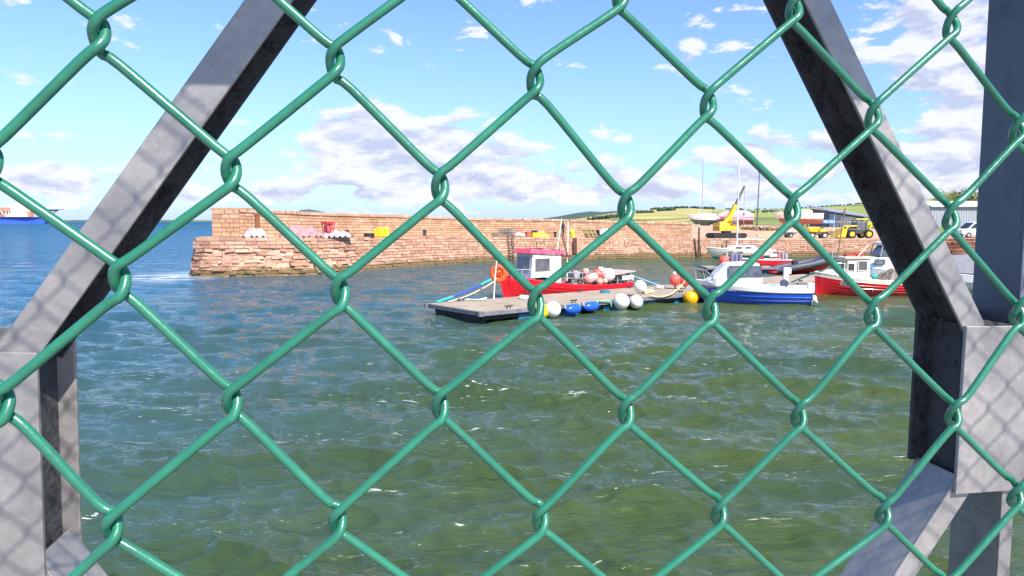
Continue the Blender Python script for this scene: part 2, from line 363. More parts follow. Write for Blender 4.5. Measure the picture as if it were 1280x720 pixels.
m_shade_dirt = mat('shade_stained_steel', (.045, .046, .05), rough=.7, var=.4, scale=22, stain=(.006, .006, .007), stain_amt=.98, bump=.3, bscale=90)  # near-black base paints in the shade inside the channels; speckles are dirt
LH = R(8); LT = Vector((math.cos(LH), math.sin(LH), 0)); LN = Vector((-math.sin(LH), math.cos(LH), 0)); LO = Vector((0, 1.2, EYE))
base = Vector((0, 1.2, 0))
def lpt(u, v, w): return LO+LT*u+LN*w+Vector((0, 0, v))-base
def lu(px, py): return Vector(unp(px, py, LO, LT, LN))
frame = thing('lattice_frame', 'grey galvanised steel lattice frame of crossing braces close behind the green fence', 'steel frame', base)
def angle(p0, p1, side, a, b_, name, t=.007, w0=0., chan=False):
    p0 = Vector(p0); p1 = Vector(p1); d = (p1-p0).normalized(); q = Vector((-d.y, d.x))*side
    mb = MB()
    def bx(q0, q1, wa, wb, mi=0):
        c = [p0+q*q0, p0+q*q1, p1+q*q1, p1+q*q0]
        mb.hexa([lpt(x.x, x.y, wa) for x in c]+[lpt(x.x, x.y, wb) for x in c], mi)
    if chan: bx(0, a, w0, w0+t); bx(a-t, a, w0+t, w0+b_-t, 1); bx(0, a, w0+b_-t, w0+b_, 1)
    else: bx(0, a, w0, w0+t); bx(0, t, w0+t, w0+b_)
    return mb.build(name, [m_galv, m_shade_dirt], frame, bevel=.0015)
def perp(p, a, b_):
    d = (b_-a).normalized(); r_ = p-a; return abs(r_.x*d.y-r_.y*d.x)
# left brace
h0, h1 = lu(49, 444), lu(365.6, 0); o0, o1 = lu(7.5, 416), lu(305.6, 0)
aL = (perp(o0, h0, h1)+perp(o1, h0, h1))/2
g0, g1 = lu(1203, 409), lu(1006, 0); r0, r1 = lu(1227, 399), lu(1040, 0); aR = (perp(r0, g0, g1)+perp(r1, g0, g1))/2
print('flange widths', aL, aR)
dl = (h1-h0).normalized(); dr_ = (g1-g0).normalized()
# apex where both heels meet
tt = ((g0.x-h0.x)*dr_.y-(g0.y-h0.y)*dr_.x)/(dl.x*dr_.y-dl.y*dr_.x); apex = h0+dl*tt
angle(h0-dl*.03, apex-dl*.05, 1, aL, .115, 'diagonal_brace', chan=True)
angle(g0-dr_*.02, apex-dr_*.05, -1, aR, .115, 'diagonal_brace', chan=True)
MB().prism([(apex.x-.16, apex.y-.2), (apex.x+.16, apex.y-.2), (apex.x+.16, apex.y+.06), (apex.x-.16, apex.y+.06)], lpt, -.009, -.001).build('gusset_plate', m_galv, frame, bevel=.0015)
# gussets
def poly(pts): return [tuple(lu(*p)) for p in pts]
def bolt(mb, p):
    c = lpt(p.x, p.y, -.009); n = lpt(p.x, p.y, -.019); mb.cyl(c, n, .011, n=6)
gl = poly([(49, 440), (60, 740), (-260, 745), (-250, 432)])
MB().prism(gl, lpt, -.009, -.001).build('gusset_plate', m_galv, frame, bevel=.0012)
gr = poly([(1204, 407), (1190, 616), (1420, 600), (1430, 406)])
MB().prism(gr, lpt, -.009, -.001).build('gusset_plate', m_galv, frame, bevel=.0012)
# side plates of the two nodes
def sidep(u0, v0, u1, v1, t, w1):
    mb = MB(); c = [(u0, v0), (u1, v1), (u1+t, v1), (u0+t, v0)]; mb.prism(c, lpt, 0., w1); return mb.build('side_plate', m_shade_dirt, frame, bevel=.0012)
gl2 = poly([(49, 425), (60, 735), (-260, 740), (-250, 420)]); MB().prism(gl2, lpt, .118, .126).build('back_gusset', m_galv, frame, bevel=.0012)
gr2 = poly([(1204, 392), (1191, 600), (1420, 590), (1430, 392)]); MB().prism(gr2, lpt, .118, .126).build('back_gusset', m_shade_dirt, frame, bevel=.0012)  # dark colour stands in for shade behind the front gusset
a = lu(49, 441); b_ = lu(60, 738); sidep(a.x-.034, a.y, b_.x-.034, b_.y, .007, .117)
a = lu(1204, 409); b_ = lu(1191, 612); sidep(a.x+.030, a.y, b_.x+.030, b_.y, .007, .117)
# uprights
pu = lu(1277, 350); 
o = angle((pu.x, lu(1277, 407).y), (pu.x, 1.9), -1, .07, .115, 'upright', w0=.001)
o.data.materials[0] = mat('blue_shade_steel', (.125, .15, .19), rough=.5, metal=.2, var=.2, scale=5, stain=(.06, .07, .09), stain_amt=.5)  # same steel, its shaded face's dark blue tone put into the colour
pl = lu(1252, 630)
angle((pl.x, -4.9), (pl.x, lu(1252, 606).y), -1, .026, .125, 'upright')
ql = lu(-150, 420); angle((ql.x, -4.9), (ql.x, 1.9), 1, .07, .115, 'upright')
# lower braces
a = lu(1188, 612); b_ = lu(1118, 720); d = (b_-a).normalized(); angle(a-d*.03, a+d*1.6, 1, perp(lu(1145, 720), a, b_), .115, 'diagonal_brace')
a = lu(62, 716); b_ = lu(102, 768); d = (b_-a).normalized(); angle(a-d*.03, a+d*1.6, -1, .035, .115, 'diagonal_brace')
# added unseen plate above the frame, placed to shade the tops of the braces
e = .5; hv = lu(240, 106).y+e*S.z/(-(S.dot(LN)))
MB().prism([(-1.6, hv), (2.0, hv), (2.0, hv+.02), (-1.6, hv+.02)], lpt, -e, .9).build('shade_plate', m_galv, frame)
# the quay slab we stand on
mq = mat('quay_concrete', (.33, .31, .28), rough=.9, var=.2, scale=2., bump=.4)
struct(MB().box((0, -4.1, 1.1), (26, 9.9, 2.6)).build('near_quay', mq))
import bisect
# ============================================================ pier
def stone_mat(name, c1, c2, c3, weed=True):
    m = bpy.data.materials.new(name); m.use_nodes = True; nt = m.node_tree; L = nt.links; b = nt.nodes['Principled BSDF']; b.inputs['Roughness'].default_value = .92
    b.inputs['Specular IOR Level'].default_value = .2
    tc = nn(nt, 'ShaderNodeTexCoord'); ob = tc.outputs['Object']; ge = nn(nt, 'ShaderNodeNewGeometry')
    rp = nn(nt, 'ShaderNodeValToRGB'); L.new(ge.outputs['Random Per Island'], rp.inputs[0]); e = rp.color_ramp.elements
    e[0].position = 0.; e[0].color = (*c1, 1); e[1].position = 1.; e[1].color = (*c3, 1); k = e.new(.5); k.color = (*c2, 1)
    n1 = nn(nt, 'ShaderNodeTexNoise', ins={'Scale': 1.1, 'Detail': 8., 'Roughness': .7}); L.new(ob, n1.inputs['Vector'])
    mr = nn(nt, 'ShaderNodeMapRange', ins={1: .3, 2: .7, 3: .78, 4: 1.2}); L.new(n1.outputs['Fac'], mr.inputs[0])
    sc = nn(nt, 'ShaderNodeVectorMath', operation='SCALE'); L.new(rp.outputs[0], sc.inputs[0]); L.new(mr.outputs[0], sc.inputs['Scale']); out = sc.outputs[0]
    n4 = nn(nt, 'ShaderNodeTexNoise', ins={'Scale': .45, 'Detail': 5., 'Roughness': .65}); L.new(ob, n4.inputs['Vector'])
    r4 = nn(nt, 'ShaderNodeMapRange', ins={1: .52, 2: .68, 3: 0., 4: .22}); L.new(n4.outputs['Fac'], r4.inputs[0])
    m4 = nn(nt, 'ShaderNodeMix', data_type='RGBA'); L.new(r4.outputs[0], m4.inputs[0]); L.new(out, m4.inputs[6]); m4.inputs[7].default_value = (.52, .33, .16, 1); out = m4.outputs[2]
    if weed:
        sp = nn(nt, 'ShaderNodeSeparateXYZ'); L.new(ob, sp.inputs[0])
        n2 = nn(nt, 'ShaderNodeTexNoise', ins={'Scale': .9, 'Detail': 5.}); L.new(ob, n2.inputs['Vector'])
        ad = nn(nt, 'ShaderNodeMath', operation='MULTIPLY_ADD'); L.new(n2.outputs['Fac'], ad.inputs[0]); ad.inputs[1].default_value = -.7; L.new(sp.outputs[2], ad.inputs[2])
        r2 = nn(nt, 'ShaderNodeMapRange', ins={1: .06, 2: .30, 3: .85, 4: 0.}); L.new(ad.outputs[0], r2.inputs[0])
        mx = nn(nt, 'ShaderNodeMix', data_type='RGBA'); L.new(r2.outputs[0], mx.inputs[0]); L.new(out, mx.inputs[6]); mx.inputs[7].default_value = (.17, .12, .05, 1); out = mx.outputs[2]
    L.new(out, b.inputs['Base Color'])
    n3 = nn(nt, 'ShaderNodeTexNoise', ins={'Scale': 6., 'Detail': 6., 'Roughness': .7}); L.new(ob, n3.inputs['Vector'])
    bp = nn(nt, 'ShaderNodeBump', ins={'Strength': .8, 'Distance': .08}); L.new(n3.outputs['Fac'], bp.inputs['Height']); L.new(bp.outputs[0], b.inputs['Normal'])
    return m
m_stone = stone_mat('red_sandstone', (.40, .205, .13), (.52, .29, .19), (.58, .37, .255))
m_para = stone_mat('parapet_sandstone', (.42, .235, .14), (.51, .30, .18), (.57, .37, .235), weed=False)
m_mort = stone_mat('lime_mortar', (.54, .39, .28), (.54, .39, .28), (.54, .39, .28))
m_paving = mat('pier_paving', (.50, .33, .22), rough=.95, var=.25, scale=.8, bump=.3, bscale=4)

def pathpt(px, Y): return Vector((xat(px, Y), Y))
W0 = [Vector((-23.2, 61.5)), Vector((-23.6, 57.2)), Vector((-23.5, 54.8)), Vector((-22.9, 53.9)), pathpt(275, 53.7), pathpt(330, 54.4), pathpt(400, 56.5), pathpt(440, 59.5), pathpt(490, 64), pathpt(540, 68), pathpt(620, 75), pathpt(700, 78.5), pathpt(760, 80.5), pathpt(880, 84), pathpt(1140, 86), pathpt(1300, 86.5), pathpt(1500, 88)]
ZT = [2.86, 2.86, 2.86, 2.86, 2.86, 2.84, 2.80, 2.76, 2.7, 2.68, 2.46, 2.36, 2.25, 2.1, 2.0, 2.0, 2.0]
path3 = catmull([Vector((p.x, p.y, z)) for p, z in zip(W0, ZT)], 10)
# arc length table
ss = [0]
for i in range(1, len(path3)): ss.append(ss[-1]+(path3[i].xy-path3[i-1].xy).length)
TOT = ss[-1]
def at(s):
    s = min(max(s, 0), TOT-1e-4); i = min(bisect.bisect_right(ss, s)-1, len(ss)-2)
    t = (s-ss[i])/(ss[i+1]-ss[i]+1e-9); p = path3[i].lerp(path3[i+1], t); d = (path3[min(i+2, len(path3)-1)].xy-path3[max(i-1, 0)].xy).normalized()
    return p, d, Vector((-d.y, d.x))          # point (z = top), tangent, inward normal
pier = thing('harbour_pier', 'long red sandstone harbour pier with a raised back wall across the water', 'pier', (-20, 55, 0))
PO = Vector((-20, 55, 0))
def wall(name, s0, s1, inset, zb, zt, ch, lr, batter, jit, m, depth=.35, erode=None, flip=1):
    mb = MB(); k = 0; rr_ = random.Random(7)
    zs = []
    n = max(1, round((max(zt(s0), zt((s0+s1)/2))-zb)/ch))
    for c in range(n):
        s = s0-rr_.uniform(0, .5)
        while s < s1:
            l = rr_.uniform(*lr)*(1.25 if c == n-1 else 1); a = max(s, s0); b_ = min(s+l, s1); s += l
            if b_-a < .12: continue
            pts = []
            g_ = .018
            jo = rr_.uniform(-jit, jit)
            er = erode(a, c/n) if erode else 0
            if er: jo += rr_.uniform(-er, er*.3)
            for q in (a+g_, b_-g_):
                p, d, nrm = at(q); top = zt(q); z0 = zb+(top-zb)*c/n+g_+(rr_.uniform(-.03, .03)*er*8 if er else 0); z1 = zb+(top-zb)*(c+1)/n-g_
                for zz in (z0, z1):
                    off = inset-batter*(top-zz)*flip-jo*1.0
                    pts.append((p.xy+nrm*off, zz, nrm))
            (a0, za, na), (a1, zb_, _), (b0, zc, nb), (b1, zd, _) = pts
            def V3(p, z): return Vector((p.x, p.y, z))-PO
            fr = [V3(a0, za), V3(b0, zc), V3(b1, zd), V3(a1, zb_)]
            if er: fr = [f+Vector((rr_.uniform(-1, 1), rr_.uniform(-1, 1), rr_.uniform(-.6, .6)))*er*.35 for f in fr]
            bk = [f+Vector((nb.x, nb.y, 0))*depth for f in fr]
            mb.hexa(fr+bk)
    return mb.build(name, m, pier)
topf = lambda s: at(s)[0].z
def ero(s, h): return .16 if s < 20 and h < .72 else (.07 if h < .3 else (.05 if s < 40 else .02))
S21 = min(ss[k] for k in range(len(ss)) if path3[k].x > 21.2 and path3[k].y > 70)
wall('quay_wall', 0, TOT, 0, -.9, topf, .27, (.35, 1.0), .13, .03, m_stone, erode=ero)
# mortar core and deck
def loft(name, s0, s1, prof, m, step=.8, cap=True):
    mb = MB(); n = int((s1-s0)/step)+2; k = None; vs = []
    for i in range(n):
        p, d, nrm = at(s0+(s1-s0)*i/(n-1)); pr = prof(p, s0+(s1-s0)*i/(n-1)); k = len(pr)
        for off, z in pr: q = p.xy+nrm*off; vs.append(Vector((q.x, q.y, z))-PO)
    fs = [(i*k+j, (i+1)*k+j, (i+1)*k+(j+1) % k, i*k+(j+1) % k) for i in range(n-1) for j in range(k)]
    if cap: fs += [tuple(range(k)), tuple((n-1)*k+j for j in range(k-1, -1, -1))]
    mb.add(vs, fs); return mb.build(name, m, pier)
s_head = 3.2
def core(p, s):
    h = p.z; return [(-.13*(h+.9)+.17, -.9), (.17, h-.02), (2.4, h-.018), (2.4, -.9)]
loft('wall_core', 0, TOT, core, m_mort, .5)
# deck: polygon of the pier top, from the face line back to beyond the parapet
mb = MB(); vs = []; n = 90
for i in range(n):
    s = 6.2+(S21+1-6.2)*i/(n-1); p, d, nrm = at(s); q = p.xy+nrm*(5.0); vs += [Vector((*(p.xy+nrm*.1), p.z-.006))-PO, Vector((q.x, q.y, p.z-.006))-PO, Vector((q.x, q.y, -1.))-PO]
mb.add(vs, [(3*i, 3*i+3, 3*i+4, 3*i+1) for i in range(n-1)]+[(3*i+1, 3*i+4, 3*i+5, 3*i+2) for i in range(n-1)]); 
# head cap
pts = [at(s)[0] for s in np.linspace(0, 6.2, 14)]; q = at(6.2); e_ = Vector((*(q[0].xy+q[2]*5.0), q[0].z))
hv_ = [Vector((p.x, p.y, 2.853))-PO for p in pts]+[Vector((e_.x, e_.y, 2.853))-PO, Vector((-21, 62, 2.853))-PO]
mb.add(hv_, [tuple(range(len(hv_)))]); mb.build('deck', m_paving, pier)
# parapet (sea wall) on the back of the deck
def ptop(s):
    x = at(s)[0]; px = 640+F*x.x/x.y
    return float(np.interp(px, [265, 300, 540, 620, 700, 860, 900], [4.78, 4.70, 4.36, 4.14, 4.06, 3.70, 3.62]))
SP0 = 5.0
wall('parapet', SP0+5.4, S21, 3.3, 2.0, ptop, .27, (.4, .9), .02, .015, m_para, depth=.5)
loft('parapet_core', SP0+5.4, S21, lambda p, s: [(3.36, p.z-.1), (3.36, ptop(s)-.03), (4.3, ptop(s)-.03), (4.3, p.z-.1)], m_mort, .6)
def coping():
    mb = MB(); s = SP0+5.4; rr_ = random.Random(3)
    while s < S21:
        l = rr_.uniform(.75, 1.1); e_ = min(s+l, S21); A0, B0 = at(s+.02), at(e_-.02); z0, z1 = ptop(s), ptop(e_); v = []
        for zz0, zz1 in ((z0, z1), (z0+.24, z1+.24)):
            for (p, d, nr), off, z in ((A0, 3.2, zz0), (B0, 3.2, zz1), (B0, 4.4, zz1), (A0, 4.4, zz0)):
                q = p.xy+nr*off; v.append(Vector((q.x, q.y, z))-PO)
        mb.hexa(v); s += l
    return mb.build('parapet_coping', m_para, pier, bevel=.03)
coping()
# squared end of the parapet
mb = MB(); rr_ = random.Random(5); x0, x1, y0, y1 = -23.0, -20.9, 56.8, 60.3
for c in range(6):
    z0 = 2.86+c*.34; x = x0+(c % 2)*-.0
    xs = [x0]+sorted([x0+(x1-x0)*(k+.5*(c % 2)+rr_.uniform(-.1, .1))/3. for k in range(1, 3)])+[x1]
    for a, b_ in zip(xs, xs[1:]): mb.box(((a+b_)/2-PO.x, y0-PO.y+.25, z0+.17), (b_-a-.05, .5+rr_.uniform(0, .04), .31))
    for k in range(3): mb.box((x0+.2-PO.x, y0-PO.y+.95+k*.9, z0+.17), (.46, .86, .31))
mb.build('parapet_end', m_para, pier, bevel=.02)
MB().box(((x0+x1)/2-PO.x, (y0+y1)/2-PO.y+.04, 3.86), (x1-x0-.1, y1-y0-.1, 2.0)).build('parapet_end_core', m_mort, pier)
MB().box(((x0+x1)/2-PO.x, (y0+y1)/2-PO.y, 4.97), (x1-x0+.1, y1-y0, .2)).build('parapet_end_coping', m_para, pier, bevel=.03)
# steps cut down the face, as a projecting flight
mb = MB(); sA = min(ss[k] for k in range(len(ss)) if path3[k].x/path3[k].y > (714-640)/F and path3[k].y > 60)
for k in range(9):
    a = sA+k*.27; p, d, nr = at(a); top = p.z-.05-k*.24; r0_ = Matrix(((d.x, nr.x, 0), (d.y, nr.y, 0), (0, 0, 1)))
    c = p.xy+nr*(-.55); mb.box(Vector((c.x, c.y, (top-1)/2))-PO, (.26, .9, top+1), rot=r0_)
mb.build('steps', m_stone, pier)

def ondeck(px, back=1.0):
    """a spot on the pier top seen at column px, so many metres back from the edge"""
    best = min((s for s in np.linspace(4, TOT, 900)), key=lambda s: abs(640+F*at(s)[0].x/at(s)[0].y-px)+(50 if s < 5 else 0))
    p, d, nr = at(best); q = p.xy+nr*back; q = Vector((xat(px, q.y), q.y)); return Vector((q.x, q.y, p.z)), math.atan2(d.y, d.x)

# ---- gear on the pier
m_rust = mat('rusty_iron', (.26, .085, .03), rough=.85, var=.35, scale=6, bump=.3)
p, a = ondeck(323, 1.0); t = thing('mooring_post', 'tall rusty iron post with a wide foot on the pier end', 'post', p, a)
MB().cyl((0, 0, 0), (0, 0, 1.62), .19, .17, 20).cyl((0, 0, 1.62), (0, 0, 1.72), .21, .19, 20).build('post_shaft', m_rust, t)
MB().cyl((0, 0, 0), (0, 0, .12), .5, .46, 20).cyl((0, 0, .12), (0, 0, .2), .3, .22, 20).build('base_plate', m_rust, t, bevel=.01)
m_net1 = mat('faded_pink_netting', (.42, .20, .20), rough=.95, var=.45, scale=5, bump=.8, bscale=30, stain=(.55, .45, .44), stain_amt=.8)
m_net2 = mat('pale_netting', (.42, .35, .33), rough=.95, var=.4, scale=5, bump=.8, bscale=30, stain=(.5, .25, .25), stain_amt=.6)
m_dark = mat('dark_rubber', (.025, .027, .032), rough=.7, var=.3)
def net_pile(px0, px1, h, m, label, back=1.1):
    p0, a = ondeck(px0, back); p1, _ = ondeck(px1, back); c = (p0+p1)/2; Lh = (p1-p0).length/2
    t = thing('net_pile', label, 'net pile', c, a, 'heaps of netting on the pier'); mb = MB(); rr_ = random.Random(int(px0))
    nu, nv = 46, 16; vs = []
    for i in range(nu):
        for j in range(nv):
            u = -1+2*i/(nu-1); v = -1+2*j/(nv-1); e_ = max(0, 1-abs(u)**4)*max(0, 1-v*v)**.5
            z = h*e_*(.72+.5*noise.noise(Vector((u*Lh*1.3+px0, v*.8, 0)))+.10*noise.noise(Vector((u*Lh*4, v*3, px0))))
            vs.append((u*Lh, v*.8, max(z, 0)))
    mb.add(vs, [(i*nv+j, (i+1)*nv+j, (i+1)*nv+j+1, i*nv+j+1) for i in range(nu-1) for j in range(nv-1)], 0, True); mb.build('netting', m, t)
    mb = MB()
    for k in range(int(Lh*4.5)):
        x = -Lh+2*Lh*(k+.5)/int(Lh*4.5); mb.ball((x+rr_.uniform(-.1, .1), -.8+rr_.uniform(-.06, .06), .07), (.11, .07, .07), 8)
    mb.build('foot_rope_floats', [mat('net_floats', (.05, .045, .09), rough=.6, var=.5, scale=4)], t)
net_pile(304, 336, .85, m_net2, 'short pale net heap round the rusty post at the pier end')
net_pile(350, 403, 1.1, m_net1, 'long pink net heap between the rusty post and the red fish box')
net_pile(402, 434, .8, m_net2, 'low whitish net heap under and right of the red fish box')
def crate(px, back, w_, d_, h_, m, label, z=0, name='fish_box', rz=0, grp=None):
    p, a = ondeck(px, back); t = thing(name, label, 'crate', p+Vector((0, 0, z)), a+rz, grp); mb = MB(); th = .04
    mb.box((0, 0, .03), (w_, d_, .06)); mb.box((0, -d_/2+th/2, h_/2), (w_, th, h_)); mb.box((0, d_/2-th/2, h_/2), (w_, th, h_))
    mb.box((-w_/2+th/2, 0, h_/2+.001), (th, d_-2*th, h_)); mb.box((w_/2-th/2, 0, h_/2+.001), (th, d_-2*th, h_)); mb.build('box_shell', m, t, bevel=.012)
    mb = MB(); mb.box((0, -d_/2-.012, h_-.05), (w_+.05, .03, .07)); mb.box((0, -d_/2-.012, h_*.45), (w_+.02, .025, .05))
    for sx in (-1, 1): mb.box((sx*w_*.33, -d_/2-.016, h_*.5), (.05, .03, h_*.9))
    mb.build('rim', m, t, bevel=.006); return t
m_redbox = mat('red_plastic', (.55, .04, .055), rough=.45, var=.12)
# red frame container
p, a = ondeck(411, .9); t = thing('red_cage', 'red open box frame standing on the net heap, wider at the top', 'cage', p+Vector((0, 0, .3)), a); t.scale = (.78, .78, .78)
mb = MB(); 
for sx in (-1, 1):
    for sy in (-1, 1): mb.tube([(sx*.32, sy*.3, 0), (sx*.52, sy*.36, 1.1)], .06)
mb.box((0, -.37, 1.05), (1.12, .08, .2)); mb.box((0, .37, 1.05), (1.12, .08, .2)); mb.box((-.52, 0, 1.05), (.08, .7, .2)); mb.box((.52, 0, 1.05), (.08, .7, .2))
mb.box((0, -.34, .1), (.75, .06, .18)); mb.box((0, -.35, .55), (.14, .05, .9)); mb.build('frame', m_redbox, t, bevel=.01)
MB().box((0, 0, .6), (.72, .5, .8)).build('panel', mat('faded_red_plastic', (.55, .16, .16), rough=.6), t, bevel=.02)
m_yel = mat('yellow_plastic', (.82, .70, .03), rough=.45, var=.1)
m_yellowo = mat('yellow_paint', (.85, .50, .02), rough=.4, var=.12)
crate(476, 1.0, .95, .8, .62, m_yel, 'bright yellow fish bin alone on the pier left of the workboat')
t = crate(479, 1.6, .6, .8, .78, m_yel, 'taller bright yellow fish bin directly behind the lone yellow bin')
p, a = ondeck(462, 1.0); t = thing('rope_coil', 'small dark coil of rope on the pier left of the lone yellow bins', 'rope coil', p, a)
mb = MB()
for k in range(3): mb.tube([(.45*math.cos(x)*(1-.1*k), .4*math.sin(x), .06+.09*k) for x in np.linspace(0, 6.28, 18)], .05, 6)
mb.build('coil', m_dark, t)
# lobster creels
m_creelf = mat('creel_frame_grey', (.24, .20, .17), rough=.9)
m_creel = mat('creel_netting', (.26, .23, .20), rough=.9, var=.4)
def make_creel():
    t = thing('lobster_creel', 'x', 'lobster creel'); mb = MB()
    for x in (-.42, -.14, .14, .42): mb.tube([(x, .27*math.cos(q), .02+.42*math.sin(q)) for q in np.linspace(0, math.pi, 9)], .022, 5)
    for y, z in ((-.27, .03), (.27, .03), (0, .44), (-.19, .32), (.19, .32)): mb.tube([(-.42, y, z), (.42, y, z)], .018, 5)
    mb.build('creel_frame', m_creelf, t); mb = MB()
    for k in range(11):
        x = -.4+.08*k; mb.tube([(x, .26*math.cos(q), .02+.405*math.sin(q)) for q in np.linspace(0, math.pi, 7)], .008, 4)
    for q in np.linspace(.1, math.pi-.1, 9): mb.tube([(-.42, .262*math.cos(q), .02+.41*math.sin(q)), (.42, .262*math.cos(q), .02+.41*math.sin(q))], .008, 4)
    mb.build('netting', m_creel, t); return t
cr0 = make_creel(); first = True
rr_ = random.Random(9)
for (px, n_) in ((620, 1), (623, 1), (629, 2), (634, 2), (638, 2)):
    for k in range(n_):
        p, a = ondeck(px, .7); c = cr0 if first else copy_tree(cr0); first = False
        c.location = p+Vector((0, 0, .45*k)); c.rotation_euler = (0, 0, a+1.57*(k % 2 == 9)+rr_.uniform(-.2, .2)); c['group'] = 'lobster creels on the pier'
        c['label'] = {620: 'leftmost single lobster creel on the pier edge behind the workboat', 623: 'single lobster creel just left of the creel stacks on the pier', 629: ['bottom', 'top'][min(k, 1)]+' creel of the leftmost two-high stack on the pier', 634: ['bottom', 'top'][k]+' creel of the middle two-high stack on the pier', 638: ['bottom', 'top'][k]+' creel of the rightmost two-high stack on the pier'}[px]
p, a = ondeck(648, .8); t = thing('net_pile', 'small pale grey net bundle between the creels and the red bin', 'net pile', p, a, 'heaps of netting on the pier')
MB().ball((0, 0, .2), (.6, .3, .28), 14).ball((.5, 0, .12), (.4, .3, .2), 12).ball((-.4, -.1, .14), (.3, .3, .22), 12).build('netting', m_net2, t)
crate(660, .8, .45, .45, .55, mat('faded_red_bin', (.55, .12, .07), rough=.6), 'small red bin beside the yellow boxes on the pier')
crate(668, .8, .62, .5, .45, m_yel, 'low yellow box with black lid beside the red bin')
p, a = ondeck(668, .8); t = thing('tarpaulin_bundle', 'black rolled bundle lying on the low yellow box', 'bundle', p+Vector((0, 0, .46)), a)
MB().cyl((-.3, 0, .1), (.3, 0, .1), .11, .13, 12).ball((0, 0, .14), (.18, .16, .12), 10).build('roll', m_dark, t)
p, a = ondeck(677, .9); t = thing('tarpaulin_heap', 'spread yellow tarpaulin heap right of the low yellow box', 'tarpaulin', p, a); mb = MB(); vs = []
for i in range(22):
    for j in range(10):
        u = -1+2*i/21; v = -1+2*j/9; vs.append((u*.75, v*.4, max(0, .62*(1-u*u)**.6*(1-v*v)**.6*(.8+.5*noise.noise(Vector((u*2.5, v*2, 3)))))))
mb.add(vs, [(i*10+j, i*10+10+j, i*10+11+j, i*10+j+1) for i in range(21) for j in range(9)], 0, False); mb.build('sheet', m_yel, t)
# hi-vis float by the head of the steps
p, a = ondeck(715, .35); t = thing('marker_float', 'lime green float bundle at the top of the pier steps', 'float', p, a)
MB().ball((0, 0, .55), (.26, .22, .3), 14).ball((.05, -.12, .1), (.22, .2, .3), 14).ball((-.1, -.2, -.12), (.14, .12, .14), 10, m=1).build('float_body', [mat('lime_plastic', (.55, .78, .03), rough=.4), m_dark], t)
# pallets leaning
m_pal = mat('pale_timber', (.58, .50, .28), rough=.85, var=.25, scale=6)
for k, px in enumerate((735, 740, 745)):
    p, a = ondeck(px, 1.1); t = thing('pallet', ['leftmost of three timber pallets leaning in a row on the pier', 'middle of the three leaning timber pallets on the pier', 'rightmost timber pallet of three, next to the white sack'][k], 'pallet', p, a, 'leaning pallets on the pier')
    t.rotation_euler = (0, R(-34), a+R(8)); mb = MB()
    for j in range(5): mb.box((0, -.42+.21*j, .5), (.04, .15, 1.15))
    mb.build('slats', m_pal, t); mb = MB()
    for z in (.05, .5, .95): mb.box((.055, 0, z), (.07, 1.0, .1))
    mb.build('bearers', m_dark if k == 9 else mat('pale_timber_dark', (.3, .2, .1), rough=.9), t)
p, a = ondeck(756, 1.0); t = thing('bulk_bag', 'white bulk sack slumped beside the pallets', 'sack', p, a)
mb = MB(); mb.ball((0, 0, .45), (.85, .55, .55), 18).ball((-.35, -.1, .75), (.3, .3, .22), 12).ball((.45, -.1, .55), (.42, .4, .4), 12); mb.build('sack_body', mat('white_woven_sack', (.72, .66, .66), rough=.85, var=.2, bump=.4, bscale=8), t)
MB().box((-.92, -.1, .42), (.12, .7, .84)).build('side_board', m_dark, t)
# old bollards and iron rings on the parapet foot
for k, (px, bk) in enumerate(((434, 2.9), (531, 2.9), (694, 1.5))):
    p, a = ondeck(px, bk); 
    t = thing('bollard', ['small dark iron bollard at the foot of the parapet left of the yellow bins', 'dark iron bollard at the parapet foot right of the yellow bins', 'black iron bollard on the pier beside the standing person'][k], 'bollard', p, a, 'iron bollards on the pier')
    MB().cyl((0, 0, 0), (0, 0, .4), .16, .13, 14).build('bollard_stem', m_dark, t); MB().ball((0, 0, .46), (.24, .2, .11), 14).build('bollard_head', m_dark, t)
# iron ladder on the face, behind the workboat
best = min((s for s in np.linspace(10, TOT, 900)), key=lambda s: abs(640+F*at(s)[0].x/at(s)[0].y-637)); p, d, nr = at(best); a = math.atan2(d.y, d.x)
q = p.xy-nr*.55; t = thing('pier_ladder', 'dark iron ladder hanging down the pier face behind the workboat', 'ladder', (q.x, q.y, -.4), a)
for sx in (-.25, .25): MB().tube([(sx, 0, 0), (sx, .28, p.z+.5), (sx, .6, p.z+.62)], .045, 8).build('rail', m_dark, t)
mb = MB()
for k in range(9): mb.tube([(-.25, .0+.028*k, .2+k*.3), (.25, .028*k, .2+k*.3)], .025, 6)
mb.build('rungs', m_dark, t)
# timber piles against the wall at the right
m_oldwood = mat('old_timber', (.10, .065, .04), rough=.9, var=.3, scale=4)
for k, px in enumerate((870, 905)):
    best = min((s for s in np.linspace(10, TOT, 900)), key=lambda s: abs(640+F*at(s)[0].x/at(s)[0].y-px)); p, d, nr = at(best); q = p.xy-nr*.6
    t = thing('timber_pile', ['thin dark timber pile on the quay wall left of the crane', 'short dark timber pile on the quay wall below the crane'][k], 'pile', (q.x, q.y, -.9))
    mb = MB(); mb.cyl((0, 0, 0), (0, 0, (4.2, 2.75)[k]), .12, .1, 10); mb.cyl((0, 0, (4.2, 2.75)[k]), (0, 0, (4.26, 2.81)[k]), .13, .11, 10); mb.build('pile_shaft', m_oldwood, t)

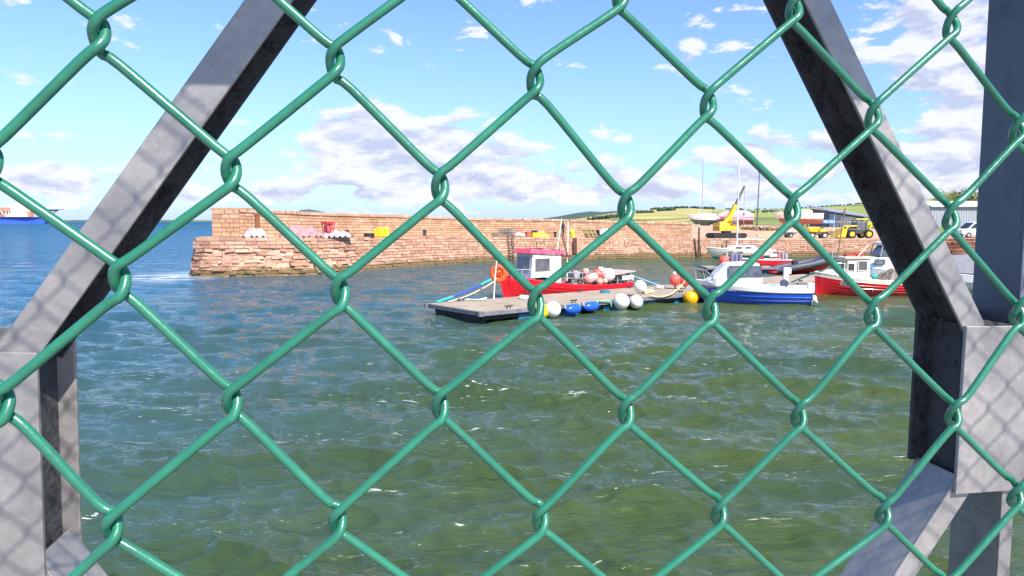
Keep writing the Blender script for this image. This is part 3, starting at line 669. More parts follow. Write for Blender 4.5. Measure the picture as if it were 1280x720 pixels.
# person on the pier
def person(loc, rz, label, cloth, skin_c, hair_c, h=1.72):
    t = thing('person', label, 'person', loc, rz)
    J = {'pel': (0, 0, .93), 'chest': (0, .01, 1.25), 'neck': (0, .0, 1.46), 'head0': (0, -.02, 1.56), 'head1': (0, -.02, 1.68), 'sl': (.17, .01, 1.40), 'el': (.24, .02, 1.12), 'wl': (.19, -.16, .93), 'hl': (.16, -.22, .88), 'sr': (-.17, .01, 1.40), 'er': (-.25, .03, 1.12), 'wr': (-.23, -.05, .86), 'hr': (-.23, -.08, .78), 'hpl': (.09, 0, .88), 'kl': (.1, -.03, .49), 'al': (.11, .02, .08), 'fl': (.12, -.16, .04), 'hpr': (-.09, 0, .88), 'kr': (-.12, -.0, .49), 'ar': (-.15, .04, .08), 'fr': (-.18, -.13, .04)}
    rad = {'pel': (.15, .11), 'chest': (.17, .11), 'neck': (.06, .06), 'head0': (.085, .09), 'head1': (.085, .095), 'sl': (.07, .07), 'el': (.048, .048), 'wl': (.034, .034), 'hl': (.04, .03), 'sr': (.07, .07), 'er': (.048, .048), 'wr': (.034, .034), 'hr': (.04, .03), 'hpl': (.1, .1), 'kl': (.065, .065), 'al': (.045, .045), 'fl': (.045, .035), 'hpr': (.1, .1), 'kr': (.065, .065), 'ar': (.045, .045), 'fr': (.045, .035)}
    E = [('pel', 'chest'), ('chest', 'neck'), ('neck', 'head0'), ('head0', 'head1'), ('chest', 'sl'), ('sl', 'el'), ('el', 'wl'), ('wl', 'hl'), ('chest', 'sr'), ('sr', 'er'), ('er', 'wr'), ('wr', 'hr'), ('pel', 'hpl'), ('hpl', 'kl'), ('kl', 'al'), ('al', 'fl'), ('pel', 'hpr'), ('hpr', 'kr'), ('kr', 'ar'), ('ar', 'fr')]
    ks = list(J); me = bpy.data.meshes.new('body'); me.from_pydata([J[k] for k in ks], [(ks.index(a), ks.index(b)) for a, b in E], [])
    o = bpy.data.objects.new('body', me); COL.objects.link(o); o.parent = t
    sk = o.modifiers.new('skin', 'SKIN'); sk.use_smooth_shade = True
    for v, k in zip(me.skin_vertices[0].data, ks): v.radius = rad[k]; v.use_root = (k == 'pel')
    o.modifiers.new('sub', 'SUBSURF').render_levels = 1; me.materials.append(cloth)
    hd = MB(); hd.ball((0, -.03, 1.64), (.088, .1, .12), 16); hd.ball((0, -.135, 1.63), (.016, .02, .028), 8); hd.ball((.088, -.02, 1.63), (.012, .025, .033), 8); hd.ball((-.088, -.02, 1.63), (.012, .025, .033), 8); hd.build('face', skin_c, t)
    MB().ball((0, -.005, 1.69), (.1, .11, .1), 14).build('hair', hair_c, t)
    for sx in (-1, 1):
        hb = MB(); c = J['hl'] if sx > 0 else J['hr']; c = Vector(c); hb.ball(c+Vector((0, -.01, -.03)), (.03, .042, .05), 10)
        for f in range(4): hb.tube([c+Vector((0, -.035+.019*f, -.06)), c+Vector((-sx*.008, -.04+.02*f, -.10)), c+Vector((-sx*.022, -.04+.02*f, -.125+.004*f))], [.011, .01, .008], 6)
        hb.tube([c+Vector((0, -.045, -.03)), c+Vector((-sx*.012, -.075, -.06)), c+Vector((-sx*.018, -.08, -.085))], [.012, .011, .009], 6); hb.build('hand', skin_c, t)
    return t
m_cl = mat('dark_work_clothes', (.035, .022, .03), rough=.9, var=.3); m_skin = mat('skin', (.55, .30, .22), rough=.55, var=.05); m_hair = mat('brown_hair', (.07, .03, .02), rough=.8)
p, a = ondeck(703.5, .9); person(p, a+R(20), 'person in dark work clothes standing on the pier beyond the red-roofed workboat', m_cl, m_skin, m_hair)

# ============================================================ land
def terrain(name, fn, xs, ys, m):
    mb = MB(); nx, ny = len(xs), len(ys); vs = [fn(x, y) for y in ys for x in xs]
    mb.add(vs, [(j*nx+i, j*nx+i+1, (j+1)*nx+i+1, (j+1)*nx+i) for j in range(ny-1) for i in range(nx-1)], 0, True); return struct(mb.build(name, m))
def groundz(x, y):
    z = np.interp(y, [84, 92, 98, 112, 126, 150, 400], [1.99, 2.0, 2.15, 2.75, 3.25, 3.3, 3.5])
    if x > 46: z = np.interp(x, [46, 70], [z, np.interp(y, [84, 110, 150, 400], [1.99, 2.05, 2.9, 3.6])])
    return float(z)
m_yard = mat('red_yard_gravel', (.52, .30, .19), rough=.97, var=.28, scale=.35, bump=.5, bscale=6, stain=(.60, .46, .34), stain_amt=.6)
xs = np.linspace(0, 1, 60)
def yard(u, y):
    left = float(np.interp(y, [86.5, 100, 140, 400], [21.6, 17, 5, -70])); x = left+(240-left)*u
    wy = np.interp(x, [20, 46, 62, 90], [86.2, 87.6, 88.0, 89.5]); yy = y if y > 86.5 else wy
    z = groundz(x, yy)+(.0 if y < 90 else .14*noise.noise(Vector((x*.16, yy*.16, 0)))); return (x, yy, z)
terrain('yard_ground', yard, xs, [86.5]+list(np.linspace(91, 160, 36))+[200, 260, 400], m_yard)
m_grass = mat('meadow_grass', (.17, .24, .045), rough=.95, var=.3, scale=.15, bump=.4, bscale=5)
terrain('grass_field', lambda x, y: (x, y, groundz(x, y)+.12), np.linspace(62, 240, 20), np.linspace(112, 399, 20), m_grass)

def fields(name, cols, sc, hz=0):
    m = bpy.data.materials.new(name); m.use_nodes = True; nt = m.node_tree; L = nt.links; b = nt.nodes['Principled BSDF']; b.inputs['Roughness'].default_value = 1; b.inputs['Specular IOR Level'].default_value = .1
    tc = nn(nt, 'ShaderNodeTexCoord'); mp = nn(nt, 'ShaderNodeMapping'); mp.inputs['Scale'].default_value = (1, .32, 0); mp.inputs['Rotation'].default_value = (0, 0, .3); L.new(tc.outputs['Object'], mp.inputs[0])
    vo = nn(nt, 'ShaderNodeTexVoronoi', ins={'Scale': sc, 'Randomness': .8}); L.new(mp.outputs[0], vo.inputs['Vector']); s3 = nn(nt, 'ShaderNodeSeparateColor'); L.new(vo.outputs['Color'], s3.inputs[0])
    rp = nn(nt, 'ShaderNodeValToRGB'); rp.color_ramp.interpolation = 'CONSTANT'; L.new(s3.outputs[0], rp.inputs[0]); e = rp.color_ramp.elements
    for i, c in enumerate(cols):
        k = e[0] if i == 0 else (e[1] if i == 1 else e.new(i/len(cols))); k.position = i/len(cols); k.color = (*c, 1)
    n = nn(nt, 'ShaderNodeTexNoise', ins={'Scale': sc*3, 'Detail': 6.}); L.new(tc.outputs['Object'], n.inputs['Vector']); mr = nn(nt, 'ShaderNodeMapRange', ins={1: .3, 2: .7, 3: .8, 4: 1.2}); L.new(n.outputs['Fac'], mr.inputs[0])
    s = nn(nt, 'ShaderNodeVectorMath', operation='SCALE'); L.new(rp.outputs[0], s.inputs[0]); L.new(mr.outputs[0], s.inputs['Scale'])
    v2 = nn(nt, 'ShaderNodeTexVoronoi', feature='DISTANCE_TO_EDGE', ins={'Scale': sc, 'Randomness': .8}); L.new(mp.outputs[0], v2.inputs['Vector']); r2 = nn(nt, 'ShaderNodeMapRange', ins={1: .01, 2: .03, 3: .7, 4: 0.}); L.new(v2.outputs['Distance'], r2.inputs[0])
    mx = nn(nt, 'ShaderNodeMix', data_type='RGBA'); L.new(r2.outputs[0], mx.inputs[0]); L.new(s.outputs[0], mx.inputs[6]); mx.inputs[7].default_value = (.06, .09, .035, 1)
    L.new(mx.outputs[2], b.inputs['Base Color']); return m
GR, YG, TAN, DG = (.24, .27, .08), (.40, .36, .13), (.46, .38, .18), (.11, .16, .06)
def ridge(name, pts, dc, df, db, m, z0=1., seed=0, rough_=.0):
    xs_ = [p[0] for p in pts]; zz = [zat(p[1], dc) for p in pts]; a0, a1 = xs_[0], xs_[-1]; na = 150; nr = 26; mb = MB(); vs = []
    rs = list(np.linspace(df, dc, 18))+list(np.linspace(dc, db, nr-17))[1:]
    for r_ in rs:
        for i in range(na):
            px = a0+(a1-a0)*i/(na-1); top = float(np.interp(px, xs_, zz)); t = (r_-df)/(dc-df) if r_ <= dc else 1-(r_-dc)/(db-dc)
            s = t*t*(3-2*t) if r_ > dc else t**1.15; x = (px-640)/F*r_
            nz = noise.noise(Vector((px*.012+seed, r_/dc*4, 0)))*(top-z0)*.16*math.sin(math.pi*min(t, 1))+noise.noise(Vector((px*.11+seed, r_/dc*9, 4)))*(top-z0)*rough_
            vs.append((x, r_, z0+(top-z0)*s+nz*(1 if r_ <= dc else 0)))
    mb.add(vs, [(j*na+i, j*na+i+1, (j+1)*na+i+1, (j+1)*na+i) for j in range(len(rs)-1) for i in range(na-1)], 0, True); return struct(mb.build(name, m))
ridge('right_hill', [(845, 276), (872, 269), (893, 264), (930, 262.5), (985, 261), (1020, 259), (1060, 256), (1080, 254), (1120, 251), (1170, 248), (1300, 244), (1700, 250), (2000, 276)], 900, 210, 1500, fields('near_fields', [(.27, .30, .08), YG, (.26, .29, .09), (.37, .36, .11), TAN, (.31, .32, .09)], .0035), seed=3)
ridge('middle_hill', [(700, 277), (725, 273), (748, 269), (775, 265), (800, 263.2), (830, 261), (860, 260), (885, 261), (930, 262.5), (1000, 262), (1150, 258), (1400, 262)], 2300, 420, 3600, fields('far_fields', [YG, (.27, .31, .10), TAN, YG, (.20, .26, .09), TAN, YG, (.38, .37, .13)], .0022), seed=8)
ridge('distant_hill', [(640, 277), (680, 273), (700, 270), (718, 266.5), (738, 264), (752, 265), (790, 262), (900, 270), (1000, 277)], 5200, 3700, 8000, mat('heather_moor', (.05, .085, .06), rough=1, var=.3, scale=.002), seed=5)
ridge('island_hill', [(355, 277), (366, 268), (378, 262.5), (388, 261.3), (402, 264), (416, 268), (440, 271), (480, 270), (500, 272), (540, 277)], 9000, 8200, 11000, mat('island_moor', (.09, .11, .10), rough=1, var=.2, scale=.001), z0=-2, seed=2)
ridge('far_coast', [(-300, 276.6), (-100, 275.6), (60, 275.6), (75, 275.2), (150, 274.6), (230, 275.0), (300, 275.6), (420, 277)], 7000, 6500, 8500, mat('coast_land', (.10, .12, .07), rough=1, var=.4, scale=.003), z0=-1, seed=1, rough_=.3)
def reef():
    mb = MB(); vs = []
    for i in range(60):
        for j in range(6):
            x = -430+4.4*i; y = 700+(j-2.5)*6; vs.append((x, y, -1+1.9*math.sin(math.pi*j/5)*(.7+.6*noise.noise(Vector((x*.05, j*.3, 0))))))
    mb.add(vs, [(i*6+j, i*6+6+j, i*6+7+j, i*6+j+1) for i in range(59) for j in range(5)], 0, True); return struct(mb.build('reef', mat('reef_rock', (.10, .07, .05), rough=.95, var=.4, scale=.1)))
reef()
# woods on the hills
def wood(name, label, spots, d, m, kind='stuff'):
    mb = MB(); rr_ = random.Random(4)
    for (x0, x1, y0, y1, n_, sz) in spots:
        for k in range(n_):
            px = rr_.uniform(x0, x1); py = rr_.uniform(y0, y1); Y = d*rr_.uniform(.97, 1.0); c = P(px, py, Y); s_ = sz*rr_.uniform(.6, 1.3)
            for q in range(5): 
                o = Vector((rr_.uniform(-1, 1), rr_.uniform(-1, 1), rr_.uniform(-.5, .6)))*s_*.6; mb.ball(c+o, (s_*.55, s_*.55, s_*.5), 6)
    mb.build(name, m); o = bpy.data.objects[-1] if False else None
m_wood = mat('conifer_wood', (.035, .06, .035), rough=1, var=.5, scale=.05)
def put_on(zf, px0, px1, d, n_, sz, seed, dd=.02):
    rr_ = random.Random(seed); out = []
    for k in range(n_):
        px = rr_.uniform(px0, px1); r_ = d*(1+rr_.uniform(-dd, dd)); out.append((px, r_, sz*rr_.uniform(.6, 1.3)))
    return out
bpy.context.view_layer.update()
dg = bpy.context.evaluated_depsgraph_get()
def drop(x, y, objname):
    o = bpy.data.objects[objname]; h = o.ray_cast(Vector((x, y, 3000)), Vector((0, 0, -1))); return h[1].z if h[0] else 2.
mb = MB()
for (nm, px0, px1, d, n_, sz, dd) in (('middle_hill', 812, 870, 2290, 60, 5, .006), ('middle_hill', 868, 892, 2270, 40, 5, .008), ('middle_hill', 796, 815, 1500, 40, 4, .02), ('middle_hill', 735, 785, 900, 70, 3, .05), ('middle_hill', 822, 842, 1750, 40, 5.5, .02), ('middle_hill', 905, 985, 2290, 40, 4, .01),
      ('right_hill', 1000, 1080, 897, 60, 1.2, .004), ('right_hill', 910, 990, 700, 40, 1.6, .02)):
    for px, r_, s_ in put_on(None, px0, px1, d, n_, sz, int(px0+d), dd):
        x = (px-640)/F*r_; z = drop(x, r_, nm)
        for q in range(4): mb.ball((x+random.uniform(-1, 1)*s_*.6, r_+random.uniform(-1, 1)*s_*.6, z+s_*random.uniform(.2, .7)), (s_*.5, s_*.5, s_*.55), 6)
tag(mb.build('hill_woods', m_wood), 'dark woods and hedges scattered over the farmland hills', 'woodland', kind='stuff')
# ============================================================ pontoons
m_ply = mat('weathered_decking', (.36, .285, .205), rough=.9, var=.22, scale=1.2, bump=.4, bscale=18, stain=(.30, .25, .20), stain_amt=.5)
m_edge = mat('grey_rubbing_timber', (.17, .165, .175), rough=.75, var=.3, scale=3)
m_black = mat('black_float_frame', (.012, .012, .014), rough=.6)
m_teal = mat('teal_float', (.01, .17, .28), rough=.45, var=.25, scale=2)
m_white = mat('white_gelcoat', (.80, .79, .76), rough=.25, var=.05, scale=2, coat=.3, stain=(.62, .60, .52), stain_amt=.35)
m_cream = mat('cream_paint', (.78, .70, .56), rough=.4, var=.1, scale=2, stain=(.5, .38, .24), stain_amt=.35)
m_glass = mat('dark_glass', (.03, .035, .04), rough=.05, var=.1, spec=.8)
m_glass2 = mat('tinted_window', (.11, .11, .12), rough=.08, var=.5, scale=2.5, spec=.8)
m_steel = mat('stainless_tube', (.6, .6, .6), rough=.25, metal=.9)
m_alu = mat('grey_alloy', (.42, .43, .45), rough=.45, metal=.3)
m_red = mat('red_hull_paint', (.74, .016, .026), rough=.3, var=.08, scale=1.5, coat=.3, stain=(.52, .02, .03), stain_amt=.35)
m_rope = mat('pale_rope', (.62, .60, .50), rough=.9, var=.2, scale=20)
m_ropeb = mat('blue_rope', (.02, .10, .55), rough=.8); m_ropet = mat('teal_rope', (.03, .50, .45), rough=.8)
e_ = Vector((.7915, .6112, 0)); n_ = Vector((-.6112, .7915, 0))
PA = Vector((-1.19, 29.0, 0)); PANG = math.atan2(e_.y, e_.x)
def pontoon(label, loc, ang, length, wid, skew, mfl, seed, floats_front=True):
    t = thing('pontoon', label, 'pontoon', loc, ang); rr_ = random.Random(seed); nb = int(length/2.45)
    mb = MB()
    k = 0; x = 0
    while x < length-.05:
        b_ = min(x+rr_.uniform(1.18, 1.24), length); z = .45+rr_.uniform(0, .006); s0, s1 = (skew, skew) if x == 0 else (0, 0)
        xa, xb = x+.008, b_-.008
        mb.hexa([(xa, .06, .405), (xb, .06, .405), (xb, wid-.06, .405), (xa+(skew if x == 0 else 0), wid-.06, .405), (xa, .06, z), (xb, .06, z), (xb, wid-.06, z), (xa+(skew if x == 0 else 0), wid-.06, z)]); x = b_
    mb.build('deck', m_ply, t, bevel=.006)
    mb = MB()
    mb.box((length/2, .0, .36), (length, .12, .17)); mb.box((length/2, wid, .36), (length, .12, .17)); mb.box((length, wid/2, .36), (.12, wid-.13, .17))
    mb.hexa([(-.1, .0, .275), (.0, .0, .275), (skew+.0, wid, .275), (skew-.1, wid, .275), (-.1, .0, .452), (.0, .0, .452), (skew, wid, .452), (skew-.1, wid, .452)])
    mb.cyl((-.06, .0, .27), (-.06, .0, .46), .13, n=14); mb.cyl((skew-.06, wid, .27), (skew-.06, wid, .46), .13, n=14)
    mb.build('fender_rail', m_edge, t, bevel=.015)
    mb = MB(); mb.box((length/2, .2, .17), (length-.3, .08, .18)); mb.box((length/2, wid-.2, .17), (length-.3, .08, .18))
    x = .4
    while x < length: mb.box((x, wid/2, .17), (.08, wid-.5, .18)); x += 2.4
    mb.box((.25, wid/2, -.0), (.3, wid-.6, .5)); mb.build('underframe', m_black, t)
    x = 2.5
    while x < length-1.5:
        l = rr_.uniform(.9, 1.2); MB().box((x, .55, -.04), (l, .8, .52)).build('float', mfl, t, bevel=.05); MB().box((x, wid-.55, -.04), (l, .8, .52)).build('float', mfl, t, bevel=.05); x += 2.45
    for x in np.arange(1.5, length, 3.6):
        for y in (.22, wid-.22):
            mb = MB(); mb.cyl((x-.08, y, .44), (x-.08, y, .55), .025, n=8).cyl((x+.08, y, .44), (x+.08, y, .55), .025, n=8).tube([(x-.2, y, .56), (x+.2, y, .56)], .028, 8); mb.build('cleat', m_dark, t)
    return t
pontoon('long grey boarded pontoon running away from its near left corner to the boats', PA, PANG, 29.5, 3.9, -.1, m_teal, 2)
pontoon('far grey pontoon with blue side behind the blue and white motorboat', (15.2, 57.4, 0), R(1), 9.0, 2.2, 0, mat('blue_float', (.01, .13, .42), rough=.4), 5)
def onpont(px, y, z=.45):       # spot on main pontoon: column px, y metres in from near edge
    k = (px-640)/F; q = PA+n_*y; t = (k*q.y-q.x)/(e_.x-k*e_.y); p = q+e_*t; return Vector((p.x, p.y, z))

# ---- lifebuoy station
q = onpont(617, 3.7); t = thing('lifebuoy_station', 'round orange lifebuoy housing on a thin white pole at the pontoon edge', 'lifebuoy station', q, R(-3))
MB().tube([(0, 0, 0), (.06, 0, 1.0), (.15, 0, 1.85)], .035, 10).build('pole', m_cream, t)
m_or = mat('orange_plastic', (.85, .11, .02), rough=.4, var=.1)
mb = MB(); c = Vector((.22, .12, 1.17)); N_ = 36
prof = [(.0, .10), (.13, .10), (.15, .04), (.19, .04), (.22, .10), (.33, .12), (.395, .07), (.41, 0), (.395, -.07), (.33, -.10), (0, -.10)]
vs = []
for r_, d in prof[1:-1]:
    for k in range(N_): vs.append(c+Vector((r_*math.cos(2*math.pi*k/N_), -d, r_*1.06*math.sin(2*math.pi*k/N_))))
m_ = len(prof)-2; fs = [(j*N_+k, j*N_+(k+1) % N_, (j+1)*N_+(k+1) % N_, (j+1)*N_+k) for j in range(m_-1) for k in range(N_)]+[tuple(range(N_)), tuple((m_-1)*N_+k for k in range(N_))]
mb.add(vs, fs, 0, True); mb.build('housing', m_or, t)
mb = MB(); mb.box(c+Vector((-.03, -.115, .0)), (.05, .02, .30)); mb.box(c+Vector((.09, -.115, -.02)), (.07, .02, .26)); mb.build('slots', mat('dark_orange', (.35, .03, .01), rough=.5), t, bevel=.008)
MB().box((.1, .06, 1.17), (.28, .03, .06)).build('bracket', m_alu, t)

# ---- buoys
def buoy(name, px, py, Y, r, m, label, group=None, squash=1., eye=True, tilt=0, m2=None):
    p = P(px, py, Y); t = thing(name, label, 'buoy', p, random.uniform(0, 6), group); t.rotation_euler[0] = tilt
    mb = MB(); n = 22; vs = []; pr = []
    for i in range(13):
        a = math.pi*i/12; pr.append((r*math.sin(a), r*squash*math.cos(a)))
    mb.ball((0, 0, 0), (r, r, r*squash), 22); mb.build('buoy_body', m, t)
    if eye:
        MB().cyl((0, 0, -r*squash*.95), (0, 0, -r*squash*1.18), r*.2, r*.14, 12).tube([(r*.12*math.cos(a), 0, -r*squash*1.22+r*.12*math.sin(a)) for a in np.linspace(0, 6.28, 12)], r*.05, 6).build('eye', m2 or m_dark, t)
    return t
m_bw = mat('dirty_white_vinyl', (.78, .73, .66), rough=.4, var=.1, scale=4, stain=(.45, .38, .28), stain_amt=.45)
m_bp = mat('faded_pink_vinyl', (.80, .30, .24), rough=.5, var=.15, scale=3, stain=(.75, .55, .45), stain_amt=.5)
m_bo = mat('yellow_orange_vinyl', (.85, .40, .005), rough=.4, var=.12, scale=3)
m_by = mat('yellow_vinyl', (.88, .62, .01), rough=.4, var=.1); m_brd = mat('coral_red_vinyl', (.80, .11, .08), rough=.45, var=.12, scale=3)
m_bb = mat('blue_vinyl', (.015, .10, .70), rough=.35, var=.12)
def yedge(px, off=0.): q = onpont(px, off); return q.y
buoy('buoy', 677.5, 388.7, yedge(677.5, -.12), .31, m_by, 'yellow ball buoy against the pontoon edge left of a white one', 'ball fenders on the pontoon side', 1.05)
buoy('buoy', 691, 386.8, yedge(691, -.35), .345, m_bw, 'white ball buoy on the pontoon edge beside the yellow ball', 'ball fenders on the pontoon side', 1.02)
buoy('buoy', 776.7, 377.0, yedge(776.7, -.3), .37, m_bw, 'larger left one of two white ball buoys hanging side by side at the waterline', 'ball fenders on the pontoon side', 1.)
buoy('buoy', 795, 377.2, yedge(795, -.25), .325, m_bw, 'smaller right one of two white ball buoys hanging side by side at the waterline', 'ball fenders on the pontoon side', 1.)
buoy('buoy', 800.2, 358.2, yedge(800.2, .5), .30, m_bw, 'white ball buoy with dark neck sitting on top of the pontoon deck', 'ball fenders on the pontoon side', 1.05, tilt=R(30))
buoy('buoy', 863, 373, yedge(863, -.35), .36, m_bo, 'big orange yellow buoy at the bow of the blue motorboat', 'ball fenders on the pontoon side', 1., tilt=R(50))
buoy('buoy', 869.5, 369, yedge(869.5, .05), .30, m_bo, 'smaller orange yellow buoy tucked behind the big one at the blue bow', 'ball fenders on the pontoon side', 1.)
buoy('buoy', 843.8, 350, yedge(843.8, 1.9), .30, m_brd, 'left coral red ball buoy lying on the pontoon deck', 'coral buoys on the pontoon deck', 1.05)
buoy('buoy', 856.7, 351.5, yedge(856.7, 1.5), .28, m_brd, 'right coral red ball buoy lying on the pontoon deck', 'coral buoys on the pontoon deck', .95)
buoy('buoy', 843, 341.8, yedge(843, 1.9), .10, m_bw, 'tiny white float on top of the left coral buoy', None, 1.)
buoy('buoy', 667.5, 406.5, 28.4, .11, m_or, 'tiny orange float in the water in front of the pontoon', None, 1., eye=False)
def longfender(px, py, label):
    Y = yedge(px, -.22); p = P(px, py, Y); t = thing('boat_fender', label, 'fender', p, PANG+R(4), 'blue fenders on the pontoon side')
    mb = MB(); prof = [(-.46, .05), (-.42, .08), (-.36, .15), (-.22, .2), (0, .215), (.22, .2), (.36, .15), (.42, .08), (.46, .05)]
    mb.tube([(x, 0, 0) for x, r_ in prof], [r_ for x, r_ in prof], 18); mb.build('fender_body', m_bb, t)
    for sx in (-.44, .44): MB().tube([(sx, 0, .02), (sx*1.02, .05, .2), (sx*.98, .17, .47-p.z)], .018, 6).build('rope', m_rope, t)
longfender(716.5, 386.3, 'left blue sausage fender roped flat along the pontoon side'); longfender(739, 383.0, 'right blue sausage fender roped flat along the pontoon side')
q = onpont(808, 1.2); t = thing('crate_lid', 'small yellowish board lying on the pontoon near the white ball', 'board', q+Vector((0, 0, .09)), .4)
MB().box((0, 0, 0), (.75, .4, .1)).box((.1, .02, .08), (.4, .3, .06)).build('board', m_pal, t, bevel=.01)

# ---- ropes
def rope(label, pts, r, mats, splits=None, name='mooring_rope'):
    o = pts[0]; c = catmull([Vector(p) for p in pts], 6); mb = MB(); c = [p-Vector(o) for p in c]
    if splits:
        k0 = 0
        for i, f in enumerate(splits+[1.]):
            k1 = min(len(c)-1, int(f*(len(c)-1))); mb.tube(c[k0:k1+1], r, 7, m=i); k0 = k1
    else: mb.tube(c, r, 7)
    ob = mb.build(name, mats); ob.location = o; return tag(ob, label, 'rope')

# ============================================================ boats
def hull(t, L_, B, hb, hs, draft, mats, deckz=None, tw=.8, rake=.5, laps=6, band=None, full=2.2, sheer=2.2, planks=.012, bowdeck=0., coaming=.06, foot=.0):
    """mats: bottom, topside, gunwale band, inside"""
    nS, nT = 30, laps*2+1; rows = []
    def st(s):
        f = tw+(1-tw)*math.sin(min(s/.42, 1)*math.pi/2) if s < .42 else max(0, (1-((s-.42)/.58)**full))**.85
        h = hs+(hb-hs)*max(0, (s-.15)/.85)**sheer; k = -draft+(draft*.7)*max(0, (s-.7)/.3)**2
        return B/2*f, h, k
    vs = []; fs = []; ms = []
    def pt(s, t_, side):
        b_, h, k = st(s); pw = 2.3-1.2*max(0, (s-.35)/.65); y = b_*(1-(1-t_)**pw); z = k+(h-k)*t_**1.35
        x = -L_/2+L_*s-rake*(1-t_)**1.3*max(0, (s-.6)/.4)**2; return x, y*side, z
    ts = [0]
    for i in range(laps): ts += [(i+1)/laps-.012, (i+1)/laps]
    mb = MB()
    for side in (1, -1):
        vs = []
        for a in range(nS):
            s = a/(nS-1)
            for j, t_ in enumerate(ts):
                x, y, z = pt(s, min(1, t_), side)
                if j % 2 == 1 and planks: y += side*planks*min(1, 3*(1-s)); z -= 0
                vs.append((x, y, z))
        K = len(ts)
        for a in range(nS-1):
            for j in range(K-1):
                zc = (vs[a*K+j][2]+vs[a*K+j+1][2])/2; tt_ = ts[j+1]
                m_ = 0 if zc < foot else 1
                if band and ts[j] > 1-band-.03: m_ = 2
                mb.add([vs[a*K+j], vs[(a+1)*K+j], vs[(a+1)*K+j+1], vs[a*K+j+1]], [(0, 1, 2, 3)], m_)
    # transom
    L0 = [pt(0, t_, 1) for t_ in ts]; R0 = [pt(0, t_, -1) for t_ in reversed(ts)]
    for j in range(len(ts)-1):
        a, b_ = pt(0, ts[j], 1), pt(0, ts[j+1], 1); mb.add([a, b_, (b_[0], -b_[1], b_[2]), (a[0], -a[1], a[2])], [(0, 1, 2, 3)], 2 if (band and ts[j] > 1-band-.03) else 1)
    mb.build('hull', mats[:3], t)
    # bulwark inside and deck
    mi = MB(); md = MB(); prev = None
    for a in range(nS):
        s = a/(nS-1)*.97; b_, h, k = st(s); x = -L_/2+L_*s; w_ = max(.02, b_-coaming)
        dz = deckz if s < (1-bowdeck) else h-.05; dz = min(dz, h-.04); td = max(0, min(1, (dz-.03-k)/(h-k)))**(1/1.35); pw = 2.3-1.2*max(0, (s-.35)/.65); yd = max(.01, min(w_*.985, b_*(1-(1-td)**pw)-.05)); row = [(x, w_, h+.0), (x, yd, dz), (x, -yd, dz), (x, -w_, h)]
        if prev: 
            for q in range(3): (md if q == 1 else mi).add([prev[q], row[q], row[q+1], prev[q+1]], [(0, 1, 2, 3)])
        prev = row
    b_, h, k = st(0); mi.add([(-L_/2+.04, b_-.05, h), (-L_/2+.04, -b_+.05, h), (-L_/2+.04, -b_+.05, deckz), (-L_/2+.04, b_-.05, deckz)], [(0, 1, 2, 3)])
    mi.build('bulwark', mats[3], t); md.build('deck', mats[3], t)
    # capping rail
    mb = MB()
    for side in (1, -1):
        mb.tube([(pt(s, 1, side)[0], side*(st(s)[0]-coaming*.4), st(s)[1]) for s in np.linspace(0, 1, 26)], coaming*.62, 8)
    mb.tube([(-L_/2, -st(0)[0]+.03, st(0)[1]), (-L_/2, st(0)[0]-.03, st(0)[1])], coaming*.6, 8); mb.build('gunwale', mats[4], t)
    return st
def window(t, c, w_, h_, nrm, name='window', frame=None, glass=None, fr=.035):
    """c centre; nrm outward unit vector (horizontal, or tilted)"""
    n_v = Vector(nrm).normalized(); x = Vector((0, 0, 1)).cross(n_v).normalized(); y = n_v.cross(x); rot = Matrix((x, y, n_v)).transposed(); c = Vector(c); mb = MB()
    for s in (-1, 1):
        mb.box(c+x*s*(w_/2)+n_v*.008, (fr, h_+fr, .03), rot=rot); mb.box(c+y*s*(h_/2)+n_v*.008, (w_-fr, fr, .028), rot=rot)
    f = mb.build(name, frame or m_black, t, bevel=.004); MB().box(c+n_v*.004, (w_-fr*.9, h_-fr*.9, .012), rot=rot).build('glass', glass or m_glass2, f); return f

# ---- A: red workboat with pink roofed wheelhouse
d = Vector((-.79, -.61, 0)); ang = math.atan2(d.y, d.x); CA = Vector((2.72, 39.46, 0))
t = thing('fishing_boat', 'red fishing boat with white wheelhouse and pinkish red roof beyond the pontoon', 'fishing boat', CA, ang); boatA = t
m_deckg = mat('grey_deck', (.22, .20, .19), rough=.8, var=.25, scale=3)
hull(t, 8.4, 2.9, 1.38, .60, .4, [m_red, m_red, m_red, m_deckg, m_red], deckz=.36, tw=.82, rake=.35, laps=9, full=2.4, bowdeck=.22)
m_wh = mat('wheelhouse_white', (.76, .72, .64), rough=.4, var=.08, scale=2, stain=(.55, .45, .33), stain_amt=.4)
m_wshade = mat('wheelhouse_front_shade', (.50, .50, .56), rough=.5, var=.1)  # white front wall, its bluish shade painted in as lavender grey
mb = MB(); x0, x1, w_ = .7, 2.62, .66
# side walls with the curved cut under the aft quarter
side = [(x0, .78), (1.0, .80), (1.25, .92), (1.55, 1.12), (1.9, 1.16), (x1+.12, 1.14), (x1-.02, 2.36), (x0, 2.28)]
for s in (-1, 1): mb.prism(side, lambda u, v, w: (u, v and s*(w_)+w*s, v), 0, -.05)
mb.build('wheelhouse_sides', m_wh, t, bevel=.01)
mb = MB(); mb.hexa([(x1+.06, -w_+.05, 1.14), (x1+.12, -w_+.05, 1.14), (x1+.12, w_-.05, 1.14), (x1+.06, w_-.05, 1.14), (x1-.08, -w_+.05, 2.35), (x1-.02, -w_+.05, 2.35), (x1-.02, w_-.05, 2.35), (x1-.08, w_-.05, 2.35)]); mb.build('wheelhouse_front', m_wshade, t)
mb = MB(); mb.box((x0+.03, 0, 1.5), (.05, 2*w_-.11, 1.5)); mb.build('wheelhouse_back', m_wh, t)
